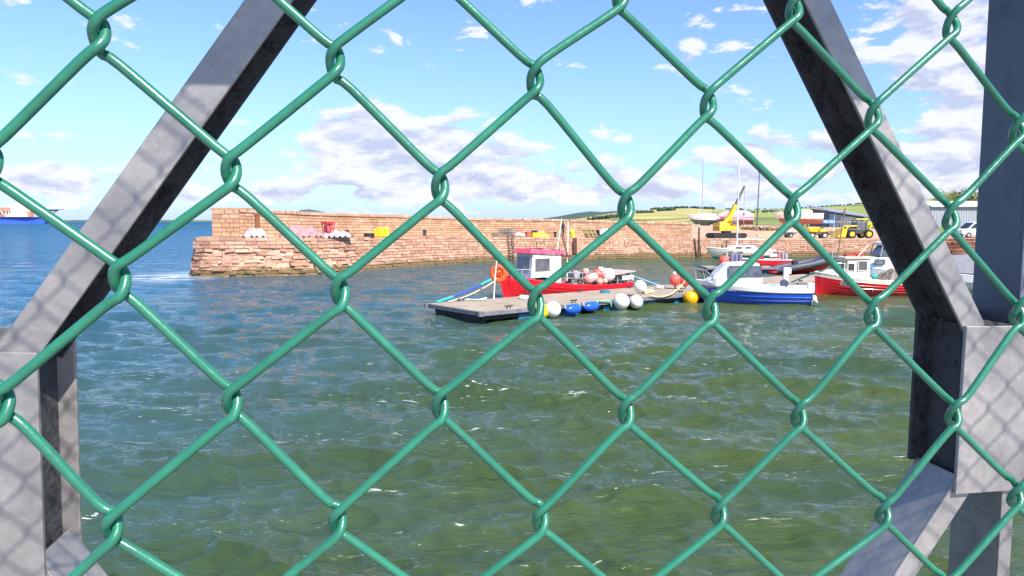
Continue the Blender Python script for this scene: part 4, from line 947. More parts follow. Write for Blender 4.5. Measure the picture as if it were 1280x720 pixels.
mb = MB(); mb.box((1.68, 0, .85), (1.9, 1.1, .62)); mb.build('engine_casing', m_dark, t, bevel=.03)
for s in (-1, 1): window(t, (1.98, s*(w_+.002), 1.80), .92, .62, (0, s, 0), frame=mat('window_rubber', (.16, .13, .12), rough=.6))
for y in (-.29, .29): window(t, (x1+.055, y, 1.86), .42, .66, (1, 0, .1), frame=mat('grey_frame', (.25, .25, .30), rough=.5))
m_roof = mat('pinkish_red_roof', (.68, .07, .13), rough=.45, var=.12, scale=2, stain=(.70, .35, .35), stain_amt=.4)
mb = MB(); mb.hexa([(x0-.28, -w_-.14, 2.30), (x1+.22, -w_-.10, 2.40), (x1+.22, w_+.10, 2.40), (x0-.28, w_+.14, 2.30), (x0-.2, -w_-.04, 2.50), (x1+.05, -w_, 2.64), (x1+.05, w_, 2.64), (x0-.2, w_+.04, 2.50)]); mb.build('roof', m_roof, t, bevel=.03)
mb = MB(); mb.box((1.95, .1, 2.60), (.75, .3, .07)); mb.box((.55, 0, 2.50), (.5, .25, .1)); mb.tube([(2.2, .45, 2.5), (2.2, .45, 3.0)], .012, 6); mb.build('roof_gear', m_dark, t)
mb = MB()
for (a, b_) in (((.75, .35, 2.4), (.55, .5, 4.15)), ((.2, .55, .9), (.1, .5, 4.0))): mb.tube([a, b_], [.045, .035], 8)
mb.build('mast', m_cream, t)
mb = MB(); mb.tube([(-.1, .9, .8), (.35, .3, 3.3)], .05, 7); mb.tube([(-.1, -.9, .8), (.35, .1, 3.3)], .05, 7); mb.tube([(.1, .5, 2.2), (.1, -.5, 2.2)], .04, 6); mb.tube([(-.3, .5, 2.15), (.5, .4, 2.25)], .05, 7); mb.box((-.15, .55, 2.18), (.35, .12, .1)); mb.build('gallows', mat('brown_steel', (.16, .09, .06), rough=.8), t)
mb = MB()
for s in (-1, 1):
    for x in (2.9, 3.4, 3.85): mb.tube([(x, s*(1.05-(x-2.9)*.55), 1.15), (x, s*(1.05-(x-2.9)*.55), 1.62)], .018, 6)
    mb.tube([(2.9, s*1.05, 1.62), (3.4, s*.78, 1.62), (3.85, s*.52, 1.64)], .018, 6)
mb.tube([(3.85, .52, 1.64), (4.1, 0, 1.66), (3.85, -.52, 1.64)], .018, 6); mb.build('bow_rail', m_alu, t)
mb = MB(); mb.tube([(.6, .75, 1.35), (-1.6, 1.15, 1.25), (-3.2, 1.15, 1.2)], .02, 6); mb.tube([(.6, .75, 1.05), (-1.8, 1.15, 1.0)], .02, 6)
for x in (-.4, -1.4, -2.4): mb.tube([(x, 1.12, .9), (x, 1.12, 1.28)], .02, 6)
mb.build('side_rail', m_alu, t)
# stern working table and gear
MB().hexa([(-3.0, -1.3, 1.12), (-4.6, -.8, 1.2), (-4.6, 1.0, 1.2), (-2.6, 1.35, 1.10), (-3.0, -1.3, 1.18), (-4.6, -.8, 1.26), (-4.6, 1.0, 1.26), (-2.6, 1.35, 1.22)]).build('shooting_table', mat('aged_board', (.42, .36, .31), rough=.9, var=.25, scale=4), t, bevel=.01)
for (x, y) in ((-3.0, 1.1), (-4.1, .8), (-4.1, -.7), (-3.1, -1.0)): MB().box((x, y, .8), (.09, .09, .75)).build('table_leg', m_deckg, t)
MB().box((-4.24, .55, .86), (.05, 1.1, .26)).box((-3.65, 1.29, .93), (.9, .04, .22)).build('name_board', m_bw, t, bevel=.01)
mb = MB(); mb.cyl((-.5, .3, .6), (-.5, .3, 1.25), .16, .13, 12); mb.cyl((-.5, .15, 1.2), (-.5, .5, 1.2), .22, n=14); mb.box((-.95, -.2, .95), (.5, .6, .7)); mb.build('pot_hauler', m_alu, t, bevel=.01)
text_mesh('registration', 'UL 57', .26, m_white, t, Vector((3.2, .915, 1.0)), Matrix(((-.90, 0, .43), (.42, .1, .90), (0, .99, -.1))).to_3x3()) if False else None
# buoys and gear lying aft on the boat
RA = Matrix.Rotation(ang, 3, 'Z')
def onboat(C_, Rm, x, y, z): return C_+Rm @ Vector((x, y, z))
for k, (x, y, z, r, m_, lb) in enumerate(((-1.0, .95, .95, .28, m_bp, 'pink buoy nearest the wheelhouse among the heap on the red workboat'), (-1.45, .85, 1.02, .25, m_bw, 'small whitish buoy between the pink ones on the red workboat'), (-1.75, 1.0, .78, .2, m_bp, 'low salmon buoy at the rail on the red workboat'),
        (-1.9, .7, 1.15, .3, m_brd, 'coral buoy standing highest in the heap on the red workboat'), (-2.45, .95, 1.10, .38, m_bw, 'largest white buoy of the heap on the red workboat'), (-1.3, .4, 1.3, .2, m_bp, 'small pink float on top of the heap on the red workboat'), (-2.1, 1.05, .8, .17, m_bp, 'tiny salmon float under the largest white buoy on the red workboat'), (-2.5, .3, 1.25, .27, m_bw, 'white buoy behind the largest one on the red workboat'))):
    p = onboat(CA, RA, x, y, z); o = thing('buoy', lb, 'buoy', p, k, 'buoys heaped on the red workboat'); MB().ball((0, 0, 0), (r, r, r*1.05), 18).build('buoy_body', m_, o); MB().cyl((0, 0, r), (0, 0, r*1.25), r*.2, r*.15, 10).build('eye', m_dark, o)
mb = MB(); rr_ = random.Random(21)
for k in range(26): mb.ball((rr_.uniform(-.7, .7), rr_.uniform(-.5, .5), rr_.uniform(.05, .45)), (rr_.uniform(.1, .25), rr_.uniform(.1, .2), rr_.uniform(.05, .16)), 7)
for k in range(8): a0 = rr_.uniform(-.5, .5); mb.tube(catmull([(a0, -.4, .3), (a0+.2, 0, .55+rr_.uniform(0, .2)), (a0-.1, .4, .3)], 4), .025, 5)
o = mb.build('gear_heap', mat('tangled_gear', (.16, .12, .09), rough=.9, var=.6, scale=6)); o.location = onboat(CA, RA, -1.2, -.1, .5); o.rotation_euler[2] = ang; tag(o, 'tangled brown ropes and gear amidships on the red workboat', 'fishing gear')
bowA = onboat(CA, RA, 4.1, 0, 1.4)
cor = PA+n_*3.75+e_*.25+Vector((0, 0, .5))
rope('mooring line, teal and blue, from pontoon corner past the orange housing to the red bow', [cor, cor.lerp(bowA, .35)+Vector((0, 0, -.1)), cor.lerp(bowA, .7)+Vector((0, 0, -.08)), bowA], .055, [m_ropet, m_ropeb, m_ropet], [.26, .62])
rope('pale slack line hanging beside the teal and blue one', [cor+Vector((.5, .1, 0)), cor.lerp(bowA, .35)+Vector((.25, 0, -.22)), cor.lerp(bowA, .7)+Vector((.15, 0, -.22)), bowA+Vector((0, 0, -.1))], .03, [m_rope])
q = onpont(594, 3.55); rope('small loose pale rope end coiled on the pontoon beside the cleat', [q+Vector((-.9, 0, .03)), q+Vector((-.3, .12, .05)), q+Vector((.1, -.1, .05)), q+Vector((.5, .1, .12)), q+Vector((.3, -.2, .04))], .035, [m_rope])
st_ = onboat(CA, RA, -4.1, .2, 1.25); q = onpont(828, 3.0, .5)
rope('thin pale blue stern line stretching from the red workboat table to the pontoon', [st_, st_.lerp(q, .5)+Vector((0, 0, -.02)), q], .028, [mat('pale_blue_rope', (.35, .65, .72), rough=.8)])
a = P(858, 349, yedge(858, 1.0)); b_ = P(806, 366, yedge(806, -.12))
rope('yellowish rope looping down from the coral buoys along the pontoon side', [b_, P(818, 370.5, yedge(818, -.13)), P(834, 369.5, yedge(834, -.13)), P(848, 361, yedge(848, .02)), a], .03, [mat('yellow_rope', (.70, .60, .25), rough=.8)])
a, b_ = P(744, 376, yedge(744, -.12)), P(764, 383, yedge(764, -.14)); rope('short green rope drooping between the blue fenders and the white balls', [a, P(754, 376.5, yedge(754, -.13)), P(763, 377.2, yedge(763, -.13)), b_], .025, [mat('green_rope', (.2, .6, .3), rough=.8)])

# ---- B: blue and white motorboat
bw, sn = Vector((9.15, 36.65, 0)), Vector((14.45, 35.95, 0)); d = (bw-sn).normalized(); ang = math.atan2(d.y, d.x); CB = (bw+sn)/2
t = thing('motor_boat', 'blue hulled motorboat with white cabin moored at the pontoon', 'motorboat', CB, ang); RB = Matrix.Rotation(ang, 3, 'Z')
m_blue = mat('blue_hull_paint', (.025, .10, .56), rough=.25, var=.1, scale=1, coat=.4, stain=(.012, .05, .30), stain_amt=.4)
m_foul = mat('brown_antifoul', (.10, .035, .02), rough=.8, var=.3)
st = hull(t, 5.36, 2.15, 1.12, .80, .3, [m_foul, m_blue, m_white, m_white, m_white], deckz=.42, tw=.86, rake=.55, laps=7, band=.17, full=2.5, sheer=2.0, bowdeck=.5, foot=.03, planks=.02)
mb = MB()
for s in (-1, 1): mb.tube([(-2.68+5.36*k, s*(st(k)[0]+.012), st(k)[1]-.215) for k in np.linspace(0, .96, 24)], .02, 6)
mb.build('rubbing_strake', m_dark, t)
# cabin: raked moulded shell
def shell(t, name, secs, m, bev=.05):
    mb = MB(); K = 4; vs = []
    for x, w0, z0, w1, z1 in secs: vs += [(x, -w0, z0), (x, w0, z0), (x, w1, z1), (x, -w1, z1)]
    fs = [(i*4+j, (i+1)*4+j, (i+1)*4+(j+1) % 4, i*4+(j+1) % 4) for i in range(len(secs)-1) for j in range(4)]+[(0, 1, 2, 3), tuple((len(secs)-1)*4+j for j in (3, 2, 1, 0))]
    mb.add(vs, fs, 0, False); return mb.build(name, m, t, bevel=bev, seg=3)
shell(t, 'foredeck', [(2.35, .14, 1.0, .1, 1.10), (2.1, .45, .95, .40, 1.2), (1.8, .78, .85, .68, 1.3), (1.2, .9, .85, .78, 1.32)], m_white)
shell(t, 'cabin', [(1.95, .62, 1.22, .58, 1.30), (1.28, .86, .85, .68, 1.98), (.2, .92, .85, .74, 2.04), (-.2, .92, .85, .74, 2.0), (-.36, .92, .85, .84, 1.2)], m_white, .06)
n_sd = (0, .975, .15)
for s in (-1, 1):
    for (xc, wd) in ((.80, .84), (.0, .62)): window(t, (xc, s*.815, 1.61), wd, .5, (0, s*.985, .17), frame=mat('window_seal', (.08, .08, .09), rough=.6))
for y in (-.3, .3): window(t, (1.60, y, 1.66), .54, .66, (.70, 0, .70), frame=m_white, glass=m_glass)
mb = MB(); r_ = [(1.9, .72, 1.33), (2.3, .5, 1.64), (2.75, .3, 1.72), (2.95, 0, 1.74)]
mb.tube(r_, .022, 6); mb.tube([(x, -y, z) for x, y, z in r_], .022, 6)
for x, y, z in r_[1:3]:
    for s in (-1, 1): mb.tube([(x-.12, s*y*.8, 1.08), (x, s*y, z)], .02, 6)
mb.build('pulpit', m_steel, t)
mb = MB(); mb.box((-1.0, .55, .72), (.9, .5, .35)); mb.box((-2.1, 0, .7), (.5, 1.3, .3)); mb.box((-1.0, -.55, .72), (.9, .5, .35)); mb.build('seat', m_white, t, bevel=.04)
mb = MB(); mb.box((-1.55, .3, 1.30), (.22, .2, .98)); mb.box((-1.72, .3, 1.62), (.14, .14, .3)); mb.build('hauler_post', m_white, t, bevel=.03)
MB().cyl((-1.45, .45, 1.02), (-1.45, .62, 1.02), .21, .17, 18).build('hauler_drum', mat('dark_blue_grey', (.08, .08, .14), rough=.4), t)
mb = MB(); mb.box((-2.8, .0, .78), (.3, .38, .5)); mb.box((-2.83, 0, .25), (.16, .14, .8)); mb.box((-2.45, 0, .86), (.3, .2, .1)); mb.build('outboard_engine', m_white, t, bevel=.05)
MB().hexa([(-2.70, .9, .32), (-2.92, .93, .12), (-2.92, .75, .12), (-2.70, .7, .3), (-2.68, .9, .52), (-2.84, .9, .48), (-2.84, .75, .48), (-2.68, .7, .52)]).build('trim_bracket', m_white, t)
MB().ball((-.33, .86, 1.72), (.03, .02, .04), 8).build('lamp', [m_red], t)
# name at the bow, white letters
s = .84; x = -2.68+5.36*s; dx_ = Vector((.42, (st(s+.035)[0]-st(s-.035)[0]), 0)).normalized(); nv = Vector((0, 0, 1)).cross(dx_); nv = -nv if nv.y < 0 else nv; nv = (nv+Vector((0, 0, -.35))).normalized()
xa = -dx_; ya = nv.cross(xa).normalized()
text_mesh('boat_name', 'ONY  8', .17, m_white, t, Vector((x-.1, st(s)[0]-.035, st(s)[1]-.36))+nv*.05, Matrix((xa, ya, nv)).transposed())

# ---- C: red boat with cream wheelhouse
bw, sn = Vector((16.55, 40.3, 0)), Vector((23.2, 40.9, 0)); d = (bw-sn).normalized(); ang = math.atan2(d.y, d.x); CC = (bw+sn)/2; RC = Matrix.Rotation(ang, 3, 'Z')
t = thing('fishing_boat', 'red clinker fishing boat with cream gunwale and cream wheelhouse at the right', 'fishing boat', CC, ang)
st = hull(t, 6.7, 2.5, 1.28, .78, .3, [m_red, m_red, m_cream, m_cream, m_cream], deckz=.5, tw=.8, rake=.12, laps=9, band=.11, full=2.6, sheer=2.3, bowdeck=.25, planks=.02)
mb = MB(); x0, x1, w_ = .55, 1.95, .62
mb.hexa([(x0, -w_, .5), (x1, -w_+.08, .5), (x1, w_-.08, .5), (x0, w_, .5), (x0, -w_, 1.98), (x1-.18, -w_+.1, 2.0), (x1-.18, w_-.1, 2.0), (x0, w_, 1.98)]); mb.build('wheelhouse', m_cream, t, bevel=.03)
shell(t, 'cuddy', [(2.9, .2, .95, .15, 1.25), (2.4, .6, .8, .5, 1.38), (1.9, .75, .7, .58, 1.42)], mat('pale_grey_cuddy', (.62, .60, .60), rough=.5), .04)
for s in (-1, 1): window(t, (.98, s*(w_-.005), 1.62), .52, .52, (0, s, .02), frame=m_cream); window(t, (1.6, s*(w_-.06), 1.55), .36, .42, (.1, s, .02), frame=m_cream, glass=m_glass)
for y in (-.24, .24): window(t, (x1-.06, y, 1.62), .38, .5, (1, 0, .12), frame=m_cream, glass=m_glass)
MB().hexa([(x0-.35, -w_-.1, 2.0), (x1+.05, -w_-.02, 2.02), (x1+.05, w_+.02, 2.02), (x0-.35, w_+.1, 2.0), (x0-.35, -w_-.1, 2.09), (x1, -w_, 2.11), (x1, w_, 2.11), (x0-.35, w_+.1, 2.09)]).build('roof', m_cream, t, bevel=.02)
mb = MB(); mb.box((1.2, .0, 2.16), (.9, .4, .12)); mb.ball((.95, .1, 2.25), (.3, .2, .09), 10); mb.build('roof_raft', mat('red_canvas', (.5, .05, .04), rough=.7), t)
MB().tube([(2.1, 0, 2.0), (1.75, 0, 4.75)], [.04, .03], 8).tube([(2.12, 0, 3.9), (1.6, 0, 4.0)], .02, 6).tube([(1.9, -.12, 4.5), (1.8, .14, 4.5)], .02, 6).build('mast', mat('brown_mast', (.22, .13, .08), rough=.7), t)
MB().tube([(1.1, .3, 2.1), (.55, .35, 2.75)], .035, 7).build('aerial', m_cream, t); MB().tube([(2.55, .3, 1.4), (2.5, .3, 4.4)], .012, 5).build('aerial', m_cream, t)
mb = MB()
for s in (-1, 1): mb.tube([(2.0, s*.75, 1.05), (2.0, s*.72, 1.75), (2.6, s*.5, 1.8)], .02, 6)
mb.build('hand_rail', m_steel, t)
mb = MB(); mb.tube([(.35, .5, .6), (.35, .5, 1.35)], .035, 7); mb.cyl((.3, .5, 1.0), (.12, .62, 1.0), .12, n=12); mb.build('pot_hauler', mat('teal_paint', (.05, .45, .38), rough=.4), t)
# registration plate: pale letters on a dark plate
s = .80; x = -3.35+6.7*s; sl_ = (st(s+.05)[0]-st(s-.05)[0])/(.1*6.7); dx_ = Vector((1, sl_, .22)).normalized(); nv = dx_.cross(Vector((0, 0, 1))); nv = -nv if nv.y < 0 else nv; nv = (nv.normalized()+Vector((0, 0, -.2))).normalized()
xa = -dx_; ya = nv.cross(xa).normalized(); rot = Matrix((xa, ya, nv)).transposed(); pc = Vector((x, st(s)[0]-.02, st(s)[1]-.38))
pl_ = MB().box(pc+nv*.05, (.62, .2, .02), rot=rot).build('registration_plate', mat('plate_grey', (.30, .27, .28), rough=.6), t)
text_mesh('registration_letters', 'PAR', .2, mat('plate_letters', (.04, .02, .04), rough=.6), pl_, pc+nv*.064, rot)
# net heap aft
mb = MB(); rr_ = random.Random(2); nu, nv2 = 30, 20; vs = []
for i in range(nu):
    for j in range(nv2):
        u, v = -1+2*i/(nu-1), -1+2*j/(nv2-1); e2 = max(0, 1-u**4)*max(0, 1-v**4); vs.append((u*.95, v*.8, e2*(.85+.3*noise.noise(Vector((u*2, v*2, 0)))+.05*noise.noise(Vector((u*8, v*8, 1)))-.12*u)))
mb.add(vs, [(i*nv2+j, (i+1)*nv2+j, (i+1)*nv2+j+1, i*nv2+j+1) for i in range(nu-1) for j in range(nv2-1)], 0, False); o = mb.build('net_heap', mat('fishing_net', (.26, .22, .17), rough=.95, var=.6, scale=7, bump=.8, bscale=40)); o.location = onboat(CC, RC, -1.15, .2, .5); o.rotation_euler[2] = ang
tag(o, 'grey brown fishing net piled aft in the red clinker boat', 'fishing net')
a = onboat(CC, RC, 3.2, 0, 1.3); rope('green mooring rope from the red clinker bow to the pontoon', [P(988, 353, 43.5), P(1003, 347, 42.5), P(1017, 341, 41.5), a], .05, [mat('sea_green_rope', (.10, .55, .36), rough=.8)])

# ---- D: white cabin cruiser behind
t = thing('cabin_cruiser', 'white cabin cruiser with high canopy and blue panel behind the red clinker boat', 'cabin cruiser', (24.2, 46.6, 0), math.pi+R(-6))
hull(t, 6.6, 2.5, 1.3, .95, .35, [m_white, m_white, m_white, m_white, m_white], deckz=.6, tw=.85, rake=.8, laps=4, planks=0, bowdeck=.5)
shell(t, 'coachroof', [(2.3, .45, 1.1, .3, 1.35), (1.6, .85, 1.0, .7, 1.75), (.4, .95, .9, .8, 1.9), (-.6, 1.0, .9, .85, 1.9)], m_white, .05)
shell(t, 'upper_cabin', [(1.3, .75, 1.85, .65, 2.0), (.9, .8, 1.85, .7, 2.5), (-1.2, .9, 1.2, .8, 2.5)], m_glass2, .03)
MB().box((-.2, 0, 2.62), (2.6, 1.9, .2)).build('hard_top', m_white, t, bevel=.06)
for x in (1.1, .1, -.9):
    for s in (-1, 1): MB().tube([(x+.15, s*.86, 1.85), (x, s*.82, 2.55)], .04, 6).build('window_post', m_alu, t)
MB().box((1.85, .91, 1.2), (.62, .03, .2)).build('blue_panel', mat('mid_blue_panel', (.08, .25, .70), rough=.4), t, bevel=.006); window(t, (1.3, .93, 1.5), .6, .3, (0, 1, .1))
# ---- E: white boat with grey cover at the far right
t = thing('covered_boat', 'white boat under a dark grey cover between the brace and the upright', 'covered boat', (27.0, 43.2, 0), R(172))
hull(t, 6.0, 2.3, 1.15, .85, .3, [m_white]*5, deckz=.6, tw=.85, rake=.4, laps=4, planks=0)
shell(t, 'cover', [(2.7, .3, 1.05, .1, 1.3), (1.6, .95, 1.05, .35, 2.0), (-.5, 1.1, .95, .5, 2.15), (-2.9, 1.0, .9, .4, 1.5)], mat('grey_canvas', (.20, .20, .22), rough=.85, var=.15), .05)
# ---- F: red open boat with small console, G: dark rigid inflatable
t = thing('motor_boat', 'small red open motorboat with windscreen beside the dark inflatable', 'motorboat', (20.7, 62.5, 0), R(182))
hull(t, 5.4, 2.1, 1.0, .8, .3, [m_red]*4+[m_white], deckz=.5, laps=4, planks=0, bowdeck=.3)
shell(t, 'console', [(.4, .5, .6, .45, 1.25), (-.4, .55, .6, .5, 1.4)], m_red, .04); window(t, (-1.2, .62, 1.25), .7, .4, (0, 1, .2), frame=m_red, glass=m_alu); MB().tube([(-1.7, .7, .9), (-1.55, .7, 1.9)], .05, 6).tube([(-1.2, .7, 1.5), (-2.0, .7, 1.5)], .04, 6).build('frame', mat('pink_frame', (.75, .35, .35), rough=.5), t)
mb = MB(); mb.cyl((-2.35, .35, .8), (-2.35, .35, 1.35), .16, .13, 10); mb.cyl((-2.35, -.25, .8), (-2.35, -.25, 1.35), .16, .13, 10); mb.build('outboard_engine', m_alu, t, bevel=.02)
t = thing('rigid_inflatable_boat', 'dark grey inflatable boat with raised bow and red underside', 'inflatable boat', (22.4, 57.0, .30), R(4)); t.rotation_euler[1] = R(-9)
mb = MB()
for s in (-1, 1): mb.tube(catmull([(-2.4, s*.85, .35), (0, s*.9, .38), (1.4, s*.8, .48), (2.3, s*.4, .62), (2.6, 0, .68)], 5), [.05, .18, .25]+[.27]*13+[.25]*2+[.22, .18, .12], 14)
mb.build('tube', mat('grey_hypalon', (.06, .065, .085), rough=.55), t)
mb = MB(); sec = [(-2.4, .75, .2, 0), (0, .8, .2, -.3+.3), (1.6, .6, .3, 0), (2.4, .1, .5, .3)]
vs = [v for x, w_, z, k in sec for v in ((x, -w_, z), (x, 0, k-.28), (x, w_, z))]; mb.add(vs, [(i*3+j, i*3+3+j, i*3+4+j, i*3+j+1) for i in range(3) for j in range(2)]+[(i*3, i*3+3, i*3+5, i*3+2) for i in range(3)]+[(0, 1, 2)], 0, False); mb.build('hull', m_red, t)
MB().box((-.5, 0, .5), (.4, .4, .6)).build('console', m_dark, t, bevel=.04)
# fenders / drums on the far pontoon
for k, (px, m_, lb) in enumerate(((905, m_brd, 'coral red buoy on the far pontoon above the motorboat cabin'), (915, m_alu, 'left of three grey drums on the far pontoon above the motorboat cabin'), (920, m_alu, 'middle of three grey drums on the far pontoon above the motorboat cabin'), (925.5, m_alu, 'right of three grey drums on the far pontoon above the motorboat cabin'))):
    p = Vector((xat(px, 58.5), 58.5, .45))
    if k == 0: o = thing('buoy', lb, 'buoy', p+Vector((0, 0, .45))); MB().ball((0, 0, 0), (.42, .42, .45), 16).build('buoy_body', m_, o); MB().cyl((0, 0, .4), (0, 0, .55), .08, n=8).build('eye', m_dark, o)
    else: o = thing('drum', lb, 'drum', p, 0, 'grey drums on the far pontoon'); MB().cyl((0, 0, 0), (0, 0, .9), .17, n=14).ball((0, 0, .9), (.17, .17, .1), 14).build('drum_body', mat('violet_grey_plastic', (.20, .18, .30), rough=.4), o); MB().cyl((0, 0, .3), (0, 0, .36), .185, n=14).build('hoop', m_white, o)
p = Vector((xat(909.5, 58.4), 58.4, .45)); o = thing('marker_post', 'thin white slanting stick between the coral buoy and the grey drums', 'post', p); MB().tube([(0.1, 0, 0), (-.05, 0, 1.1)], .03, 6).build('stick', m_white, o); MB().cyl((.1, 0, 0), (.1, 0, .05), .09, n=10).build('foot', m_dark, o)

# ---- H: moored white sailing yacht
t = thing('sailing_yacht', 'white sailing yacht with teal waterline moored under the quay wall', 'sailing yacht', (24.5, 79.5, 0), R(180))
m_tb = mat('teal_boot_stripe', (.02, .30, .27), rough=.5)
st = hull(t, 7.3, 2.3, 1.25, 1.0, .15, [m_tb, m_cream, m_cream, m_white, m_white], deckz=.98, tw=.55, rake=1.1, laps=5, planks=0, full=2.0, foot=.32, bowdeck=.9)
shell(t, 'coachroof', [(1.6, .45, 1.0, .35, 1.15), (.9, .65, 1.0, .55, 1.42), (-1.4, .75, 1.0, .6, 1.45), (-1.7, .75, 1.0, .6, 1.2)], m_white, .05)
for s in (-1, 1):
    for x in (.3, -.7): window(t, (x, s*.70, 1.24), .6, .14, (0, s, .3))
MB().tube([(.35, 0, 1.3), (.33, 0, 11.6)], [.085, .065], 8).build('mast', m_white, t)
MB().tube([(.35, 0, 2.1), (-2.6, 0, 2.05)], .06, 8).build('boom', m_white, t)
mb = MB()
for a, b_ in (((3.55, 0, 1.25), (.34, 0, 11.4)), ((-3.5, 0, 1.05), (.34, 0, 11.5)), ((.3, 1.05, 1.05), (.34, 0, 9.5)), ((.3, -1.05, 1.05), (.34, 0, 9.5))): mb.tube([a, b_], .008, 4)
mb.tube([(.34, -.5, 6.4), (.34, .5, 6.4)], .025, 5); mb.build('rigging', m_alu, t)
mb = MB()
for s in (-1, 1):
    mb.tube([(3.3, s*.25, 1.75), (0, s*1.08, 1.65), (-3.3, s*.72, 1.6)], .012, 5)
    for x, y in ((3.2, .28), (1.6, .8), (0, 1.08), (-1.6, 1.0), (-3.2, .72)): mb.tube([(x, s*y, 1.0), (x, s*y, 1.7)], .014, 5)
mb.build('guard_rail', m_alu, t)
MB().box((1.3, st(.68)[0]+.02, .8), (.5, .03, .07)).box((.3, st(.54)[0]+.02, .8), (.62, .03, .07)).build('name_strip', mat('dark_lettering', (.05, .04, .04), rough=.6), t)
# loose gear lying about on the pontoon and the workboat
m_coil = mat('blue_green_coil', (.04, .22, .30), rough=.85)
for k, (px, y, m_, lb) in enumerate(((655, 2.9, m_rope, 'pale coil of rope on the pontoon beside the red wheelhouse boat'), (757, 2.6, m_coil, 'blue green coil of rope on the pontoon right of the red boat'), (826, 2.6, m_rope, 'pale coil of rope on the pontoon between the white ball and the coral buoys'))):
    q = onpont(px, y, .455); mb = MB()
    for j in range(4): mb.tube([((.26-.03*j)*math.cos(x)+.02*math.sin(3*x+j), (.22-.02*j)*math.sin(x), .03+.035*j+.01*math.sin(2*x+j)) for x in np.linspace(0, 6.28, 20)], .022, 5)
    o = mb.build('rope_coil', m_); o.location = q; tag(o, lb, 'rope coil', 'rope coils on the pontoon')
mb = MB(); rr_ = random.Random(77)
for k in range(40): mb.ball((rr_.uniform(-.9, .9), rr_.uniform(-.7, .6), rr_.uniform(.05, .35)), (rr_.uniform(.08, .24), rr_.uniform(.08, .2), rr_.uniform(.04, .12)), 7, m=rr_.choice((0, 0, 1, 2)))
for k in range(14): a0 = rr_.uniform(-.8, .8); mb.tube(catmull([(a0, -.6, .25), (a0+rr_.uniform(-.3, .3), 0, .45+rr_.uniform(0, .15)), (a0+rr_.uniform(-.3, .3), .6, .25)], 4), .02, 5, m=rr_.choice((1, 2)))
o = mb.build('net_heap', [mat('brown_net', (.20, .14, .10), rough=.95, var=.5, scale=8), m_rope, m_coil]); o.location = onboat(CA, RA, -2.9, -.1, .5); o.rotation_euler[2] = math.atan2(-.61, -.79); tag(o, 'mixed brown net and pale rope heap under the stern table of the red workboat', 'fishing net')
# ============================================================ yard
m_tyre = mat('tyre_rubber', (.02, .02, .02), rough=.85); m_grey = mat('machine_grey', (.09, .09, .10), rough=.6)
def wheel(t, c, r, w_, rim, ax='y', name='wheel'):
    mb = MB(); c = Vector(c); h = Vector((0, w_/2, 0)); mb.cyl(c-h, c+h, r, n=22); o = mb.build(name, m_tyre, t, bevel=w_*.15)
    MB().cyl(c-h*1.06, c+h*1.06, r*.56, n=16).cyl(c-h*1.2, c+h*1.2, r*.18, n=10).build('rim', rim, o); return o
def gz(x, y): return drop(x, y, 'yard_ground')
bpy.context.view_layer.update()
# --- crawler crane
x, y = xat(907, 90), 90.; t = thing('crawler_crane', 'yellow crawler crane with raised boom on the quay', 'crane', (x, y, gz(x, y)), R(8))
for s in (-1, 1):
    mb = MB(); pr = [(-1.9, .0), (1.9, .0), (2.15, .25), (2.15, .42), (1.9, .62), (-1.9, .62), (-2.15, .42), (-2.15, .25)]; mb.prism(pr, lambda u, v, w: (u, s*.95+w, v), -.25, .25)
    tr = mb.build('track', m_tyre, t, bevel=.04); mb = MB()
    for k in range(6): mb.cyl((-1.6+.64*k, s*.95-s*.1-.2, .3), (-1.6+.64*k, s*.95-s*.1+.2, .3), .2, n=12)
    mb.build('track_rollers', m_grey, tr)
MB().cyl((0, 0, .5), (0, 0, .85), .6, n=20).box((0, 0, .5), (1.5, 1.7, .25)).build('slew_ring', m_grey, t)
mb = MB(); mb.box((-.05, .1, 1.35), (2.5, 2.0, .85)); mb.box((-1.0, 0, 1.15), (.6, 2.1, .6)); mb.build('body', m_yellowo, t, bevel=.08)
mb = MB(); mb.box((.55, -.75, 1.95), (.9, .7, .5)); mb.build('cab', m_yellowo, t, bevel=.05); window(t, (.55, -1.11, 1.95), .7, .38, (0, -1, 0)); window(t, (1.01, -.75, 1.95), .5, .38, (1, 0, 0))
MB().box((-.5, .3, 1.88), (.9, .9, .25)).box((.05, .25, 2.05), (.5, .7, .6)).build('engine_cover', mat('dark_yellow_paint', (.60, .32, .02), rough=.5), t, bevel=.04)
mb = MB(); a, b_ = Vector((-.1, 0, 1.8)), Vector((1.15, 0, 4.0)); dd = (b_-a).normalized(); q = dd.to_track_quat('Z', 'Y').to_matrix(); mb.box((a+b_)/2, (.52, .45, (b_-a).length), rot=q); mb.hexa([(-.7, -.25, 1.7), (.5, -.25, 1.7), (.5, .25, 1.7), (-.7, .25, 1.7), (.2, -.22, 2.7), (.7, -.22, 2.6), (.7, .22, 2.6), (.2, .22, 2.7)]); mb.build('boom', m_yellowo, t, bevel=.03)
mb = MB(); c = Vector((1.5, 0, 4.8)); mb.box((b_+c)/2, (.34, .3, (c-b_).length+.1), rot=(c-b_).to_track_quat('Z', 'Y').to_matrix()); e2 = Vector((2.2, 0, 6.3)); mb.box((c+e2)/2, (.2, .2, (e2-c).length), rot=(e2-c).to_track_quat('Z', 'Y').to_matrix()); mb.build('jib', mat('dark_steel', (.10, .09, .10), rough=.6), t, bevel=.01)
MB().tube([(2.2, 0, 6.2), (2.2, 0, 3.0)], .015, 4).tube([(-.9, 0, 2.0), (1.15, 0, 4.1)], .03, 5).build('cable', m_grey, t); MB().box((2.2, 0, 2.9), (.2, .12, .3)).build('hook_block', m_grey, t)
MB().tube([(-1.3, -1.1, 1.6), (-2.6, -1.1, 4.0)], .03, 5).build('ladder_stay', m_grey, t)
